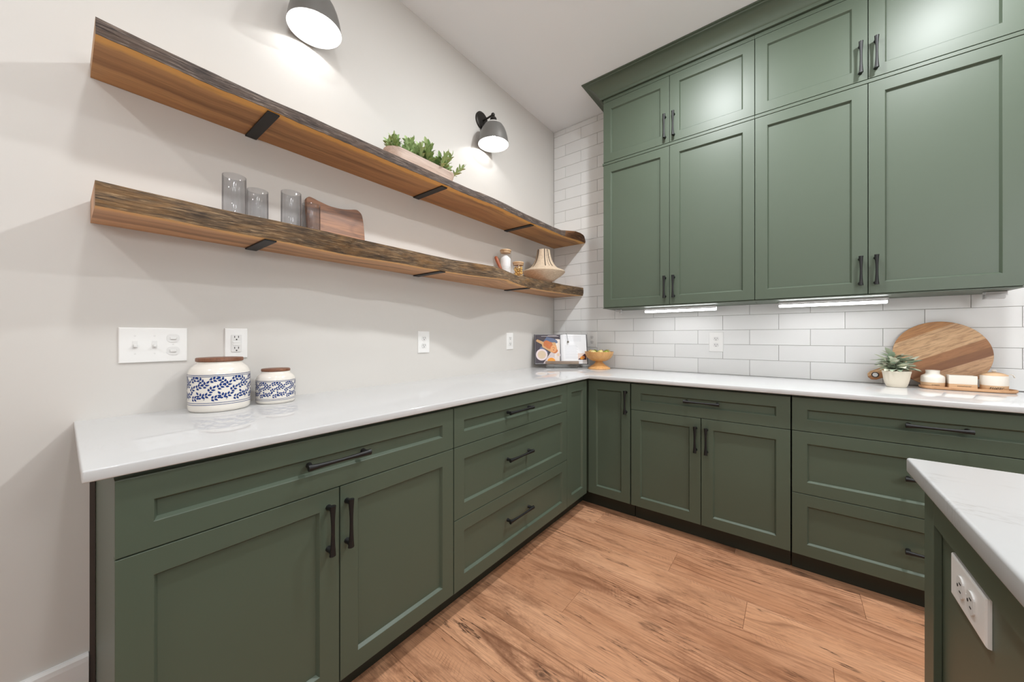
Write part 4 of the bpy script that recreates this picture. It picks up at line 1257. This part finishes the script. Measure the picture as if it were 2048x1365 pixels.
# creamer
cx_, cy_ = 2.281, -0.112
r = empty('creamer', (cx_, cy_, TZ)); tag(r, 'round cream creamer with short neck, at the left end of the tray', 'creamer')
two_tone(r, [(0.036, 0.0004), (0.0385, 0.003), (0.040, 0.014), (0.0405, 0.026), (0.0408, 0.042), (0.0402, 0.052), (0.0375, 0.058), (0.0300, 0.063), (0.0250, 0.066), (0.0235, 0.072), (0.0245, 0.085), (0.0225, 0.085), (0.0215, 0.074)], 0.026)
bm = BM(); tube(bm, [(0.018, 0.0, 0.064), (0.038, -0.004, 0.060), (0.046, -0.006, 0.048), (0.038, -0.005, 0.036)], 0.0035, 8)
wrapped_text(r, 'cream', 0.0105, 0.0402, 0.0150, facing(cx_, cy_) + 0.25)
# packet box
r = empty('packet_box', (2.372, -0.114, TZ)); tag(r, 'rectangular cream packet box between creamer and sugar bowl on the tray', 'box')
w, dp, hh = 0.044, 0.024, 0.065
bm = BM(); box(bm, -w, w, -dp, dp, 0.0004, 0.0235, bev=0.001); build('bare_base', bm, M['tan'], r)
bm = BM(); box(bm, -w, w, -dp, -dp + 0.004, 0.0236, hh, bev=0.001); box(bm, -w, w, dp - 0.004, dp, 0.0236, hh, bev=0.001)
box(bm, -w, -w + 0.004, -dp + 0.004, dp - 0.004, 0.0236, hh, bev=0.001); box(bm, w - 0.004, w, -dp + 0.004, dp - 0.004, 0.0236, hh, bev=0.001)
build('glazed_walls', bm, M['cer2'], r)
build('lettering', text_bm('sweetener', 0.0105, lambda a, b: (a + 0.004, -dp - 0.0003, 0.0150 + b)), M['ink'], r)
# sugar bowl
cx_, cy_ = 2.4705, -0.112
r = empty('sugar_bowl', (cx_, cy_, TZ)); tag(r, 'lidded cream and tan sugar bowl with spoon at the right end of the tray', 'bowl')
two_tone(r, [(0.0385, 0.0004), (0.0405, 0.003), (0.0415, 0.026), (0.0418, 0.030), (0.0420, 0.068), (0.0415, 0.071), (0.039, 0.071)], 0.026)
bm = BM(); lathe(bm, [(0.0405, 0.0713), (0.040, 0.0740), (0.030, 0.0810), (0.016, 0.0850), (0.006, 0.0870)], 40); build('lid', bm, M['tan'], r, smooth=True, angle=50)
bm = BM(); sphere(bm, (0, 0, 0.0935), 0.0080, 16, 10, 0, 0.8); build('knob', bm, M['cer2'], r, smooth=True)
wrapped_text(r, 'sugar', 0.0200, 0.0414, 0.0160, facing(cx_, cy_) + 0.15, 0.45)
r = empty('spoon', (cx_ + 0.040, cy_ - 0.006, TZ + 0.0725)); tag(r, 'small pale ceramic spoon handle hooked over the sugar bowl rim', 'spoon')
bm = BM(); tube(bm, [(-0.006, 0.0, 0.0015), (0.004, 0, 0.006), (0.012, 0, 0.004), (0.017, 0, -0.008)], [0.0022, 0.0028, 0.0035, 0.0042], 8, flat=0.7)
build('spoon_handle', bm, M['cer2'], r, smooth=True)

# ------------------------------------------------------------------ open cookbook on an acrylic stand (faces the camera side of the room)
BX, BY, BA = 0.252, -0.285, 0.6664
def loc2(r_, f_, z_=0.0): return (BX + cos(BA) * r_ - sin(BA) * f_, BY + sin(BA) * r_ + cos(BA) * f_, CT + z_)
st = empty('book_stand', (BX, BY, CT), BA); tag(st, 'clear acrylic cookbook stand with grey wooden ledge in the counter corner', 'stand')
M['acrylic'] = glass_mat('clear_acrylic', (0.97, 0.975, 0.975), (0.78, 0.80, 0.80))
M['greywood'] = wood('grey_brown_ledge_wood', srgb(96, 80, 68), srgb(138, 120, 106), srgb(158, 140, 124), 'X', 2.0, 0.3)
TL = radians(14)
bm = BM(); box(bm, -0.135, 0.135, -0.020, 0.0005, 0.036, 0.060, bev=0.002); build('ledge', bm, M['greywood'], st)
bm = BM(); box(bm, -0.130, 0.130, -0.002, 0.115, 0.0004, 0.0044, bev=0.001); box(bm, -0.130, 0.130, -0.004, -0.0005, 0.0046, 0.0358, bev=0.001); build('acrylic_base', bm, M['acrylic'], st)
# book: two page blocks as slightly curved sheets over a cover
bk = empty('cookbook', loc2(-0.002, 0.003, 0.0445), BA); tag(bk, 'open cookbook with a bread photograph on the left page, on the acrylic stand', 'book')
bk.rotation_euler = (0, 0, 0)
bk.matrix_world = Matrix.Translation(loc2(-0.002, 0.0045, 0.0365)) @ Matrix.Rotation(BA, 4, 'Z') @ Matrix.Rotation(-TL, 4, 'X') @ Matrix.Rotation(radians(0.0), 4, 'Y')
M['cover'] = simple('charcoal_book_cover', srgb(58, 54, 60), 0.5)
M['paper'] = simple('white_book_paper', srgb(238, 238, 240), 0.6, 0.01, 10)
HB = 0.250
bm = BM(); box(bm, -0.222, -0.004, 0.024, 0.027, 0.0, HB + 0.004); box(bm, 0.004, 0.222, 0.024, 0.027, 0.0, HB + 0.004); box(bm, -0.006, 0.006, 0.0262, 0.029, 0.0, HB + 0.004)
build('cover', bm, M['cover'], bk)
def page_y(u):
    """front surface of the page block at distance u from the spine"""
    return 0.0225 - 0.021 * (1 - math.exp(-u / 0.018)) * (1 - 0.55 * (u / 0.215) ** 1.5)
def page_block(s):
    bm = BM(); n = 18
    us = [0.0015 + 0.2115 * i / n for i in range(n + 1)]
    f0 = [bm.verts.new((s * u, page_y(u), 0.003)) for u in us]; f1 = [bm.verts.new((s * u, page_y(u), HB - 0.001)) for u in us]
    b0 = [bm.verts.new((s * u, 0.0238, 0.003)) for u in us]; b1 = [bm.verts.new((s * u, 0.0238, HB - 0.001)) for u in us]
    for i in range(n):
        bm.faces.new((f0[i], f0[i + 1], f1[i + 1], f1[i])); bm.faces.new((b0[i], b0[i + 1], b1[i + 1], b1[i])); bm.faces.new((f1[i], f1[i + 1], b1[i + 1], b1[i])); bm.faces.new((f0[i], f0[i + 1], b0[i + 1], b0[i]))
    bm.faces.new((f0[-1], b0[-1], b1[-1], f1[-1])); bm.faces.new((f0[0], b0[0], b1[0], f1[0]))
    bmesh.ops.recalc_face_normals(bm, faces=bm.faces[:])
    return bm
pL = build('page_block', page_block(-1), M['paper'], bk, smooth=True, angle=30)
pR = build('page_block', page_block(1), M['paper'], bk, smooth=True, angle=30)
def page_print(parent, s, cols, name='printed_picture'):
    """cols: list of (material, layer, polygon in page coords u(0..1 from outer-left to right), v 0..1)"""
    bm = BM(); mats = []
    for mt, layer, poly in cols:
        if mt not in mats: mats.append(mt)
        # subdivide by clipping into vertical strips so it follows the page curve
        b2 = BM(); vs = [b2.verts.new((p[0], p[1], 0)) for p in poly]; b2.faces.new(vs)
        for k in range(1, 24):
            bmesh.ops.bisect_plane(b2, geom=b2.verts[:] + b2.edges[:] + b2.faces[:], plane_co=(k / 24, 0, 0), plane_no=(1, 0, 0))
        mp = {}
        for v in b2.verts:
            u = (1 - v.co.x) if s < 0 else v.co.x
            uu = 0.0035 + 0.2090 * u
            mp[v] = bm.verts.new((s * uu, page_y(uu) - 0.0003 - 0.00022 * layer, 0.004 + (HB - 0.006) * v.co.y))
        for f in b2.faces:
            nf = bm.faces.new([mp[v] for v in f.verts]); nf.material_index = mats.index(mt)
        b2.free()
    return build(name, bm, mats, parent)
def ell(cx, cy, rx, ry, n=26, rot=0.0, a0=0.0, a1=2 * pi):
    out = []
    for i in range(n):
        a = a0 + (a1 - a0) * i / n
        x_, y_ = rx * cos(a), ry * sin(a)
        out.append((min(1, max(0, cx + x_ * cos(rot) - y_ * sin(rot))), min(1, max(0, cy + x_ * sin(rot) + y_ * cos(rot)))))
    return out
def sm(nm, c, v=0.1, s=60): return simple(nm, srgb(*c), 0.55, v, s)
K = dict(bg=sm('print_dark_table', (66, 58, 66)), cloth=sm('print_blue_cloth', (92, 104, 134)), wood=sm('print_tan_board', (204, 160, 112)), bread=sm('print_orange_bread', (196, 112, 62), 0.25, 120), crumb=sm('print_bread_slice', (222, 158, 104)), bowl=sm('print_pink_bowl', (226, 210, 212)), oats=sm('print_oat_filling', (212, 190, 164), 0.15, 150), soup=sm('print_orange_soup', (238, 158, 54), 0.2, 100), lin=sm('print_linen', (206, 192, 192)), dk=sm('print_dark_fruit', (90, 44, 40)), pale=sm('print_pale_stripe', (226, 214, 204)), grey=sm('print_grey_type', (186, 186, 192), 0.03), white=sm('print_white_type', (216, 206, 206), 0.03), sky=sm('print_cream_plate', (226, 204, 192)), purple=sm('print_purple_shadow', (74, 46, 62)))
pic = [(K['bg'], 0, [(0, 0), (1, 0), (1, 1), (0, 1)]),
       (K['lin'], 1, [(0.30, 0.0), (0.96, 0.0), (0.98, 0.62), (0.62, 0.40)]),
       (K['pale'], 2, [(0.74, 0.0), (0.96, 0.0), (0.99, 0.84), (0.80, 0.84)]),
       (K['cloth'], 3, [(0.34, 0.78), (0.46, 0.92), (0.72, 0.86), (0.86, 0.80), (0.90, 0.72), (0.74, 0.66), (0.30, 0.70)]),
       (K['cloth'], 3, [(0.16, 0.50), (0.24, 0.60), (0.50, 0.40), (0.46, 0.34), (0.22, 0.44)]),
       (K['wood'], 4, [(0.03, 0.79), (0.08, 0.84), (0.34, 0.74), (0.80, 0.72), (0.86, 0.52), (0.80, 0.34), (0.62, 0.38), (0.28, 0.56), (0.26, 0.66), (0.05, 0.76)]),
       (K['bread'], 5, [(0.32, 0.62), (0.34, 0.76), (0.44, 0.80), (0.66, 0.72), (0.70, 0.60), (0.68, 0.48), (0.50, 0.50)]),
       (K['crumb'], 6, ell(0.72, 0.50, 0.12, 0.13, 22, -0.4)), (K['bread'], 5, ell(0.78, 0.42, 0.11, 0.07, 20, 0.3)),
       (K['bowl'], 7, ell(0.25, 0.30, 0.23, 0.20)), (K['oats'], 8, ell(0.25, 0.30, 0.165, 0.14)),
       (K['bowl'], 7, ell(0.62, 0.07, 0.19, 0.145)), (K['soup'], 8, ell(0.62, 0.08, 0.155, 0.115)),
       (K['bowl'], 7, ell(0.90, 0.30, 0.09, 0.085)), (K['oats'], 8, ell(0.90, 0.30, 0.06, 0.055)),
       (K['dk'], 9, ell(0.70, 0.55, 0.015, 0.012, 8)), (K['dk'], 9, ell(0.75, 0.53, 0.015, 0.012, 8)), (K['dk'], 9, ell(0.72, 0.46, 0.02, 0.014, 8)),
       (K['white'], 1, [(0.24, 0.935), (0.94, 0.935), (0.94, 0.945), (0.24, 0.945)]), (K['white'], 1, [(0.50, 0.955), (0.86, 0.955), (0.86, 0.965), (0.50, 0.965)])]
page_print(pL, -1, pic)
rt = []
for i in range(16):
    v = 0.62 - i * 0.030
    rt.append((K['grey'], 0, [(0.14, v), (0.60 + 0.03 * ((i * 7) % 3), v), (0.60 + 0.03 * ((i * 7) % 3), v + 0.006), (0.14, v + 0.006)]))
for i in range(4):
    v = 0.93 - i * 0.05
    rt.append((K['grey'], 0, [(0.16, v), (0.8, v), (0.8, v + 0.006), (0.16, v + 0.006)]))
rt += [(K['sky'], 1, [(0.64, 0.13), (0.97, 0.13), (0.97, 0.35), (0.64, 0.35)]), (K['purple'], 2, [(0.64, 0.13), (0.97, 0.13), (0.97, 0.33), (0.90, 0.33)]), (K['soup'], 3, ell(0.82, 0.20, 0.10, 0.055, 16, 0.3)), (K['bread'], 4, ell(0.85, 0.22, 0.05, 0.03, 12, 0.3))]
page_print(pR, 1, rt)
r = empty('bookmark_weight', (0, 0, 0)); tag(r, 'thin dark cord with round metal bead hanging over the right page', 'page weight')
r.matrix_world = bk.matrix_world @ Matrix.Translation((0.055, 0.0, HB))
bm = BM(); tube(bm, [(-0.010, 0.020, 0.0065), (-0.008, -0.004, 0.004), (-0.004, -0.0085, -0.01), (0.002, -0.0095, -0.06)], 0.0013, 6); build('cord', bm, M['black'], r, smooth=True)
bm = BM(); sphere(bm, (0.0025, -0.0105, -0.068), 0.0085); build('bead', bm, simple('aged_pewter', srgb(128, 124, 112), 0.35, 0.1, 30, 0.0, Metallic=0.8), r, smooth=True)

# ------------------------------------------------------------------ pedestal fruit bowl
M['bowlwood'] = wood('golden_turned_wood', srgb(150, 92, 42), srgb(206, 150, 88), srgb(226, 178, 118), 'Z', 1.6, 0.35, 0.35, rings=False)
FX, FY = 0.5085, -0.1380
fb = empty('pedestal_bowl', (FX, FY, CT)); tag(fb, 'turned golden wood pedestal bowl of fruit beside the cookbook', 'bowl')
bm = BM()
lathe(bm, [(0.086, 0.0004), (0.088, 0.003), (0.0875, 0.008), (0.080, 0.014), (0.060, 0.026), (0.040, 0.040), (0.030, 0.052), (0.0275, 0.062)], 56, cap1=False)
build('foot', bm, M['bowlwood'], fb, smooth=True, angle=50)
bm = BM()
lathe(bm, [(0.0275, 0.062), (0.050, 0.064), (0.074, 0.074), (0.094, 0.090), (0.106, 0.110), (0.1125, 0.132), (0.1130, 0.139), (0.1085, 0.139), (0.104, 0.120), (0.092, 0.100), (0.06, 0.082), (0.0, 0.076)], 64, cap0=False)
build('bowl', bm, M['bowlwood'], fb, smooth=True, angle=50)
def fruit_mat(nm, a, b):
    t = NT(nm); n = t.noise(t.coord(), 22, 4, 0.6)
    t.color(t.mix(t.ramp(n, [(0.35, 0.0), (0.65, 1.0)]), srgb(*a), srgb(*b))); t.set(Roughness=0.4); return t.m
fm = [fruit_mat('green_fruit_skin', (120, 136, 40), (186, 190, 84)), fruit_mat('pale_yellow_fruit_skin', (206, 188, 112), (230, 216, 150)), fruit_mat('tan_fruit_skin', (164, 122, 62), (216, 186, 120))]
FR = [(-0.066, -0.012, 2, 0.023, 'tan fruit at the left side of the pedestal bowl'), (-0.024, -0.052, 1, 0.023, 'pale yellow fruit at the front left of the pedestal bowl'), (0.004, 0.000, 0, 0.026, 'green fruit in the middle of the pedestal bowl'), (0.064, -0.006, 0, 0.023, 'smaller green fruit toward the right of the pedestal bowl'), (0.038, -0.060, 1, 0.023, 'pale yellow fruit at the front right of the pedestal bowl'), (-0.008, 0.062, 2, 0.023, 'tan fruit at the back of the pedestal bowl'), (0.050, 0.050, 1, 0.023, 'yellow fruit at the back right of the pedestal bowl'), (-0.056, 0.040, 0, 0.022, 'green fruit at the back left of the pedestal bowl')]
for (dx, dy, mi, R, lb) in FR:
    r_ = math.hypot(dx, dy)
    zc = 0.102 + R * 0.9 + max(0, (r_ - 0.04)) * 0.30
    rt_ = empty('fruit', (FX + dx, FY + dy, CT + zc)); tag(rt_, lb, 'fruit')
    bm = BM()
    prof_ = [(0.0, -0.92 * R), (0.30 * R, -0.97 * R), (0.62 * R, -0.80 * R), (0.92 * R, -0.38 * R), (R, 0.02 * R), (0.93 * R, 0.40 * R), (0.70 * R, 0.74 * R), (0.40 * R, 0.90 * R), (0.14 * R, 0.88 * R), (0.0, 0.80 * R)]
    lathe(bm, prof_, 22); build('skin', bm, fm[mi], rt_, smooth=True)
    bm = BM(); tube(bm, [(0, 0, 0.8 * R), (0.002, 0.001, 1.12 * R)], 0.0013, 6); build('stem', bm, M['soil'], rt_)
    rt_.rotation_euler = (0.5 * sin(dx * 90), 0.6 * cos(dy * 77), dx * 40)
